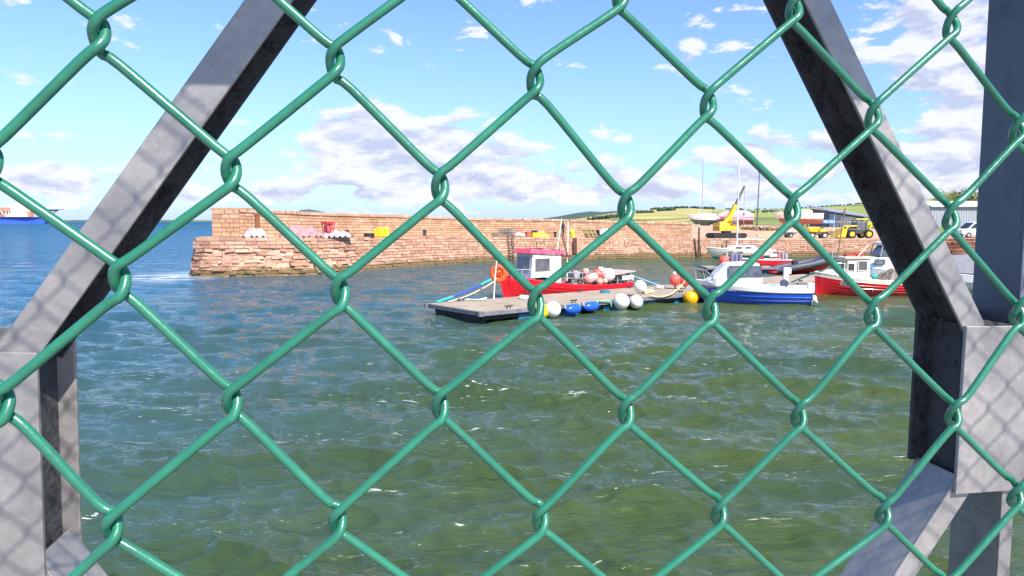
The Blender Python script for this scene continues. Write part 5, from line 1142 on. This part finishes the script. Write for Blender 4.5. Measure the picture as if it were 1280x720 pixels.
# --- boats ashore
def ashore(label, px, Y, L_, B, hb, hs, keel, mats, gzz=None, rz=180, cover=None, mast=None, name='yacht_ashore', extra=None):
    x = xat(px, Y); z = gz(x, Y); t = thing(name, label, 'boat ashore', (x, Y, z+keel+.05), R(rz))
    st = hull(t, L_, B, hb, hs, .5, mats, deckz=hs-.1, tw=.6, rake=1.3, laps=5, planks=0, full=2.0, bowdeck=.5, foot=.35)
    MB().hexa([(-.9, -.12, -keel), (.6, -.12, -keel), (.6, .12, -keel), (-.9, .12, -keel), (-1.2, -.18, -.2), (1.4, -.18, -.2), (1.4, .18, -.2), (-1.2, .18, -.2)]).build('keel', mats[0], t)
    mb = MB()
    for xx in (-L_*.28, L_*.2):
        for s in (-1, 1): mb.tube([(xx, s*B*.42, .2), (xx, s*B*.5, -keel)], .06, 6)
    mb.build('props', m_oldwood, t)
    if cover: shell(t, 'cover', cover[0], cover[1], .08)
    if mast: MB().tube([(mast[0], 0, hs), (mast[0], 0, mast[1])], [.09, .07], 7).build('mast', m_alu, t)
    return t
wc = [(2.2, .4, 1.1, .3, 1.4), (1, .8, 1.1, .6, 1.7), (-2., .8, 1.1, .6, 1.6)]
t = ashore('white yacht ashore with green bottom and thin mast left of the crane', 880, 128, 6.2, 2.2, 1.2, .95, .7, [mat('green_antifoul', (.10, .17, .13), rough=.8), m_white, m_white, m_white, m_white], cover=([(1.6, .4, .9, .3, 1.15), (.6, .7, .9, .5, 1.4), (-1.8, .7, .9, .5, 1.35)], m_white), mast=(.5, 10.5), rz=180)
m_pc = mat('pink_tarpaulin', (.72, .38, .42), rough=.8, var=.25, scale=2)
ashore('boat ashore under a faded pink tarpaulin behind the yellow crane', 918, 126, 5.9, 2.2, 1.1, .95, .8, [mat('maroon_bottom', (.22, .08, .08), rough=.8), m_pc, m_pc, m_pc, m_pc], cover=([(3.0, .3, .8, .1, 1.2), (1.4, 1.05, .7, .4, 1.75), (-1.4, 1.1, .7, .5, 1.8), (-2.9, .9, .7, .3, 1.35)], m_pc))
t = ashore('large white yacht ashore with pinkish bottom and dark sheer line', 995, 122, 8.0, 2.7, 1.5, 1.25, 1.0, [mat('pink_red_antifoul', (.42, .14, .12), rough=.8, var=.3), m_cream, mat('dark_green_line', (.03, .10, .09), rough=.5), m_white, m_white], cover=([(2.0, .5, 1.2, .3, 1.4), (.8, .8, 1.2, .6, 1.85), (-2.2, .8, 1.2, .6, 1.8)], m_white))
def pole(name, label, px, Y, ytop, r, m, tilt=0, arm=False):
    x = xat(px, Y); z = gz(x, Y); h = zat(ytop, Y)-z; t = thing(name, label, name.replace('_', ' '), (x, Y, z)); t.rotation_euler[1] = R(tilt)
    MB().cyl((0, 0, 0), (0, 0, h), r, r*.6, 10).build('shaft', m, t); MB().cyl((0, 0, 0), (0, 0, .3), r*2, r*1.6, 10).build('foot', m, t)
    if arm: MB().box((.0, 0, h), (.45, .25, .12)).build('lamp_head', m, t)
pole('lamp_post', 'tall thin dark lamp post on the yard right of the crane', 945, 118, 215, .12, m_grey, 1.2, arm=True)
pole('mast', 'taller pale mast rising over the white yacht ashore', 873.5, 131, 228, .05, m_white)
pole('flag_pole', 'thin grey pole standing right behind the crane jib', 928.5, 120, 240, .05, m_alu)
# --- rubble, trailer dinghy, dumper, telehandler
x, y = xat(983, 93), 93.; t = thing('dinghy_on_trailer', 'white dinghy on a road trailer at the quay edge', 'dinghy', (x, y, gz(x, y)), R(185))
tt_ = thing('x', None, None); bpy.data.objects.remove(tt_)
hull(t, 2.3, 1.1, .95, .9, -.45, [m_white]*5, deckz=.7, laps=3, planks=0, tw=.8, rake=.3); wheel(t, (-.2, .6, .26), .26, .15, m_alu); wheel(t, (-.2, -.6, .26), .26, .15, m_alu); MB().box((.2, 0, .4), (2.2, .9, .08)).tube([(1.2, 0, .4), (1.8, 0, .3)], .04, 6).build('trailer_frame', m_grey, t)
x, y = xat(1020, 91.5), 91.5; t = thing('site_dumper', 'small yellow site dumper with pale wheels left of the digger', 'dumper', (x, y, gz(x, y)), R(-4))
for s in (-.75, .75):
    for xx in (-.75, .75): wheel(t, (xx, s*.8, .36), .36, .25, mat('pale_rim', (.55, .5, .5), rough=.5))
MB().box((0, 0, .6), (1.9, .7, .3)).build('chassis', m_grey, t, bevel=.03); MB().hexa([(-.1, -.6, .75), (-1.0, -.6, .75), (-1.0, .6, .75), (-.1, .6, .75), (.2, -.7, 1.4), (-1.3, -.7, 1.25), (-1.3, .7, 1.25), (.2, .7, 1.4)]).build('skip', m_yellowo, t, bevel=.03)
MB().box((.6, 0, .95), (.8, .8, .4)).build('engine_cover', m_yellowo, t, bevel=.05); MB().box((.5, 0, 1.3), (.4, .45, .3)).tube([(.9, .35, 1.1), (.85, .35, 1.9), (.85, -.35, 1.9), (.9, -.35, 1.1)], .03, 6).build('roll_bar', m_grey, t)
x, y = xat(1066, 90.5), 90.5; t = thing('backhoe_loader', 'yellow and dark digger with large front bucket on the quay', 'digger', (x, y, gz(x, y)), R(183))
for xx, r_ in ((.7, .52), (-1.4, .52)):
    for s in (-1, 1): wheel(t, (xx, s*.85, r_), r_, .35, m_yellowo)
m_dg = mat('dark_green_grey', (.05, .07, .07), rough=.5)
MB().box((-.4, 0, .85), (2.7, 1.0, .55)).box((.5, 0, 1.2), (1.0, .9, .45)).build('body', m_dg, t, bevel=.05)
mb = MB()
for xx in (-.05, -1.25):
    for s in (-1, 1): mb.box((xx, s*.55, 1.65), (.08, .08, 1.15))
mb.build('cab_frame', m_dg, t); MB().box((-.65, 0, 1.6), (1.1, 1.0, .75)).build('cab_glass', m_glass2, t, bevel=.03); MB().box((-.65, 0, 2.3), (1.5, 1.3, .14)).build('cab_roof', m_yellowo, t, bevel=.04)
MB().hexa([(1.5, -1.0, .1), (2.5, -1.0, .12), (2.5, 1.0, .12), (1.5, 1.0, .1), (1.3, -1.0, 1.0), (1.75, -1.0, 1.15), (1.75, 1.0, 1.15), (1.3, 1.0, 1.0)]).build('bucket', m_yellowo, t, bevel=.03)
mb = MB()
for s in (-1, 1): mb.tube([(-.1, s*.5, 1.5), (.9, s*.5, 1.45), (1.6, s*.5, .7)], .11, 7)
mb.build('loader_arm', m_yellowo, t); MB().tube([(-1.9, 0, .9), (-2.2, 0, 2.0), (-1.7, 0, 1.6)], .13, 7).build('rear_arm', m_yellowo, t)
# rubble and planks on the bank
rr_ = random.Random(31)
for k, (px, Y, w_, m_, lb) in enumerate(((940, 112, 1.6, m_mort, 'pale heap of broken stone behind the crane at the foot of the lamp post'), (960, 110, 2.2, m_mort, 'wide pale rubble heap between the lamp post and the large yacht'), (1032, 100, 1.8, m_mort, 'low pale rubble heap behind the yellow dumper'))):
    x = xat(px, Y); mb = MB()
    for q in range(30): mb.box((rr_.gauss(0, w_*.5), rr_.gauss(0, .5), rr_.uniform(.0, .4)), (rr_.uniform(.2, .6), rr_.uniform(.2, .5), rr_.uniform(.15, .4)), rot=Matrix.Rotation(rr_.uniform(0, 3), 3, (rr_.random(), rr_.random(), 1)))
    o = mb.build('rubble_heap', m_); o.location = (x, Y, gz(x, Y)); tag(o, lb, 'rubble', 'rubble heaps in the yard')
x, Y = xat(958, 97), 97; o = MB().box((0, 0, .12), (2.6, .5, .22)).box((.3, -.1, .3), (2.0, .4, .12)).build('timber_stack', m_pal); o.location = (x, Y, gz(x, Y)); tag(o, 'low pale timber stack on the ground right of the crane tracks', 'timber')
# --- banner, sheds, van, fence
x, Y = xat(1034, 125), 125.; t = thing('banner', 'blue banner sign with two pale panels beside the dark shed', 'banner', (x, Y, gz(x, Y)), R(0))
zc = zat(277, Y)-gz(x, Y); MB().box((0, 0, zc), (1.95, .05, .62)).build('banner_sheet', mat('banner_blue', (.08, .25, .72), rough=.6), t)
MB().box((-.45, -.04, zc), (.5, .03, .24)).build('pale_panel', m_white, t); MB().box((.45, -.04, zc), (.55, .03, .2)).build('pale_panel', m_white, t)
mb = MB(); [mb.cyl((s*1.0, 0, 0), (s*1.0, 0, zc+.4), .04, n=8) for s in (-1, 1)]; mb.build('banner_post', m_grey, t)
def pipt(px, py, Y): return P(px, py, Y)
# dark workshop: gable end to the left, long grey roof to the right
Y0 = 138.; t = thing('workshop', 'dark navy workshop with sloping grey roof beyond the diggers', 'building', (xat(1035, Y0), Y0, 2.5), 0)
H = zat(263.5, Y0)-2.5; H2 = zat(270.5, Y0)-2.5; L2 = xat(1078, Y0)-xat(1035, Y0)
MB().hexa([(0, 0, 0), (L2, 0, 0), (L2, 9, 0), (0, 9, 0), (0, 0, H-.08), (L2, 0, H2-.08), (L2, 9, H2+.3), (0, 9, H+.6)]).build('wall', mat('navy_cladding', (.045, .07, .11), rough=.6, var=.15), t)
MB().hexa([(-.3, -.3, H-.07), (L2+3.5, -.3, H2-.5), (L2+3.5, 10, H2+.6), (-.3, 10, H+1.1), (-.3, -.3, H+.06), (L2+3.5, -.3, H2-.36), (L2+3.5, 10, H2+.75), (-.3, 10, H+1.25)]).build('roof', mat('grey_roof_sheet', (.26, .25, .32), rough=.5, var=.12), t)
MB().box((L2*.5, -.04, 1.2), (2.4, .08, 2.3)).build('door', mat('door_grey', (.12, .13, .15), rough=.6), t)
t = thing('mesh_barrier', 'thin grey site barrier in front of the dark workshop', 'barrier', (xat(1040, 110), 110, gz(xat(1040, 110), 110)), 0)
mb = MB()
for k in range(12): mb.cyl((k*.7, 0, 0), (k*.7, 0, 1.35), .025, n=6)
mb.build('posts', m_alu, t); MB().tube([(0, 0, 1.35), (7.7, 0, 1.35)], .03, 6).tube([(0, 0, .2), (7.7, 0, .2)], .03, 6).build('rails', m_alu, t)
Y0 = 150.; x0 = xat(1161, Y0); t = thing('warehouse', 'long pale grey metal warehouse seen between the steel members at right', 'building', (x0, Y0, 3.), 0); H = zat(254.5, Y0)-3
mw = mat('pale_grey_cladding', (.34, .34, .38), rough=.6, var=.06, scale=.3); mb = MB(); mb.box((25, 10, H/2-.3), (50, 20, H-.6)); mb.build('wall', mw, t)
mb = MB()
for k in range(100): mb.box((.25+k*.5, -.03, H/2-.35), (.1, .06, H-.9))
mb.build('cladding_rib', mw, t)
MB().hexa([(-.4, -.5, H-.6), (50.4, -.5, H-.6), (50.4, 10, H+.6), (-.4, 10, H+.6), (-.4, -.5, H-.42), (50.4, -.5, H-.42), (50.4, 10, H+.8), (-.4, 10, H+.8)]).box((25, -.55, H-.5), (50.8, .12, .3)).build('roof', mat('roof_light_grey', (.55, .55, .57), rough=.5), t)
MB().box((20, -.06, 2.0), (4, .1, 4)).build('door', mat('roller_door', (.3, .32, .36), rough=.5), t)
x, y = xat(1221, 92.), 92.; t = thing('van', 'white panel van parked beside the warehouse behind the upright', 'van', (x, y, gz(x, y)), R(180))
m_van = mat('white_van_paint', (.72, .74, .78), rough=.25, var=.04, coat=.4)
pr = [(-2.6, .35), (2.45, .35), (2.6, .55), (2.55, .95), (1.75, 1.15), (1.05, 1.85), (.7, 2.0), (-2.5, 2.05), (-2.62, 1.8)]
MB().prism(pr, lambda u, v, w: (u, w, v), -.95, .95).build('body', m_van, t, bevel=.08)
for s in (-1, 1):
    wp = [(1.0, 1.15), (1.62, 1.15), (1.02, 1.74), (.62, 1.78), (.62, 1.15)]
    MB().prism(wp, lambda u, v, w: (u, w, v), s*.955, s*.965).build('window', m_glass, t)
    for xx in (1.7, -1.7): wheel(t, (xx, s*.83, .34), .34, .24, m_alu)
    MB().box((2.5, s*.7, .8), (.12, .3, .2)).build('headlight', m_alu, t, bevel=.02); MB().box((2.45, s*.0+s*.5, .42), (.3, .9, .22)).build('bumper', m_grey, t, bevel=.03)
MB().hexa([(1.78, -.8, 1.18), (1.80, -.8, 1.2), (1.80, .8, 1.2), (1.78, .8, 1.18), (1.1, -.75, 1.84), (1.12, -.75, 1.86), (1.12, .75, 1.86), (1.1, .75, 1.84)]).build('windscreen', m_glass, t)
# dark stacked stones at the right end of the quay
mb = MB(); rr_ = random.Random(8)
for k in range(6):
    x = 0
    while x < 9: l = rr_.uniform(.8, 1.8); mb.box((x+l/2, rr_.uniform(-.1, .1)+k*.12, .2+.36*k), (l-.06, .6, .30)); x += l
o = mb.build('stone_steps_bank', stone_mat('dark_red_stone', (.16, .06, .04), (.22, .09, .06), (.26, .13, .09), weed=False)); p, a_ = Vector((xat(1166, 84.8), 84.8, -.1)), 0; o.location = p; tag(o, 'dark red stepped stone bank below the white van', 'stone bank')

# --- trees behind the warehouse
m_leaf = mat('tree_leaf', (.15, .18, .03), rough=.8, var=.5, scale=1.5); m_bark = mat('bark', (.12, .085, .06), rough=.95)
def make_tree(seed, h, cr):
    rr_ = random.Random(seed); t = thing('broadleaf_tree', 'x', 'tree'); mb = MB()
    mb.tube([(0, 0, 0), (.1, .1, h*.3), (0, .15, h*.6), (.1, 0, h*.85)], [.32, .25, .16, .06], 8)
    for k in range(7): a = k*.9; z = h*(.28+.07*k); mb.tube([(0, 0, z), (cr*.4*math.cos(a), cr*.4*math.sin(a), z+h*.12), (cr*.75*math.cos(a), cr*.75*math.sin(a), z+h*.18)], [.1, .07, .02], 6)
    mb.build('trunk', m_bark, t); mb = MB(); lob = [(Vector((rr_.uniform(-.6, .6)*cr, rr_.uniform(-.6, .6)*cr, h*rr_.uniform(.38, .9))), cr*rr_.uniform(.28, .5)) for _ in range(16)]
    for c, r_ in lob:
        for q in range(130):
            v = Vector((rr_.gauss(0, 1), rr_.gauss(0, 1), rr_.gauss(0, 1))).normalized()*r_*rr_.uniform(.55, 1.05); p = c+v; s_ = rr_.uniform(.12, .26); a = Vector((rr_.uniform(-1, 1), rr_.uniform(-1, 1), rr_.uniform(-1, 1))).normalized(); b_ = a.orthogonal().normalized()
            mb.add([p-a*s_, p-b_*s_*.6, p+a*s_, p+b_*s_*.6], [(0, 1, 2, 3)])
    mb.build('crown', m_leaf, t); return t
protos = [make_tree(3, 10.2, 3.6), make_tree(7, 9.4, 3.2)]; used = [False, False]
lbs = ['leftmost leafy tree showing over the warehouse roof', 'second tree from the left behind the warehouse roof', 'leafy tree centred over the visible warehouse roof', 'fourth tree from the left over the warehouse roof', 'fifth tree behind the warehouse, by the upright', 'tree behind the warehouse hidden partly by the upright', 'rightmost tree behind the warehouse']
for k, px in enumerate((1172, 1184, 1196, 1206, 1217, 1230, 1246)):
    j = k % 2; o = protos[j] if not used[j] else copy_tree(protos[j]); used[j] = True; Y = 176+3*(k % 3)
    o.location = (xat(px, Y), Y, 1.2+.25*(k % 3)); o.rotation_euler[2] = k*1.3; o['label'] = lbs[k]; o['group'] = 'trees behind the warehouse'

# ============================================================ ship on the horizon
Y0 = 1350.; x1 = xat(62, Y0); t = thing('supply_ship', 'blue hulled supply ship with white and orange superstructure on the horizon', 'ship', (x1-75, Y0, 0), 0)
ms_b = mat('ship_blue', (.05, .12, .50), rough=.5, var=.08, scale=.1); ms_w = mat('ship_white', (.78, .74, .68), rough=.6, var=.06, scale=.1); ms_o = mat('ship_orange', (.62, .26, .16), rough=.6, var=.15, scale=.1); ms_y = mat('ship_yellow', (.78, .60, .25), rough=.6)
def Z(py): return zat(py, Y0)
dk = Z(271.2)
pr = [(-70, -3), (66, -3), (72, 1), (76, Z(272)), (45, dk), (-70, dk)]; MB().prism(pr, lambda u, v, w: (u, w*(1 if u < 60 else .35), v), -11, 11).build('hull', ms_b, t)
sc_ = Y0/F
def X(px): return (px-62)*sc_+75
mb = MB()
def blk(a, b_, c, d, m=0, wd=16): mb.box(((X(a)+X(b_))/2, 0, (Z(d)+Z(c))/2), (abs(X(b_)-X(a)), wd, abs(Z(c)-Z(d))), m)
blk(20, 39, 271, 259, 0); blk(22, 36, 259, 256.5, 0, 12); blk(24, 30, 256.5, 253.5, 0, 9); mb.build('superstructure', ms_w, t)
mb = MB(); blk(-30, 3, 271, 258, 0); blk(-60, -30, 271, 266, 0); mb.build('deckhouse', ms_w, t)
mb = MB(); blk(6, 19, 264, 259.5, 0, 14); mb.build('winch_house', ms_o, t); mb = MB(); blk(7, 12, 271, 268, 0, 14); mb.build('deck_locker', ms_o, t); mb = MB(); blk(39, 43, 271, 264, 0, 12); mb.build('deck_locker', ms_o, t)
mb = MB(); blk(36, 40, 271, 267.5, 0, 15); blk(13, 20, 271, 269, 0, 15); blk(19.5, 24, 259, 256, 0, 10); mb.build('yellow_house', ms_y, t)
mb = MB()
for px in (9, 13, 17): mb.box((X(px), 0, (Z(271)+Z(264))/2), (1.2, 14, Z(264)-Z(271)), 0)
mb.build('pillars', ms_w, t)
mb = MB()
for k in range(4):
    for px in np.arange(22, 38, 2.2): mb.box((X(px), -8.05, Z(269.5-k*2.6)), (1.3, .2, 1.0))
mb.build('windows', m_glass2, t)
mb = MB(); mb.tube([(X(15), 0, Z(259.5)), (X(14), 0, Z(247))], .8, 6); mb.tube([(X(19), 0, Z(259)), (X(15), 0, Z(250))], .6, 6); mb.tube([(X(8), 0, Z(259)), (X(16), 0, Z(252))], .6, 6); mb.build('mast', ms_w, t); MB().tube([(X(27), 0, Z(254)), (X(27), 0, Z(247))], .5, 6).build('radar_mast', ms_w, t)
mb = MB(); blk(55, 80, 262.3, 261.6, 0, 24); mb.build('helideck', mat('helideck_grey', (.22, .25, .32), rough=.6), t)
mb = MB()
for a, b_ in (((X(58), 0, Z(262)), (X(50), 0, dk)), ((X(66), 0, Z(262)), (X(60), 0, Z(270))), ((X(77), 0, Z(262)), (X(66), 0, Z(268)))): mb.tube([a, b_], .7, 6)
blk(62, 74, 264, 262.3, 0, 10); mb.build('helideck_truss', mat('truss_grey', (.35, .38, .42), rough=.6), t)
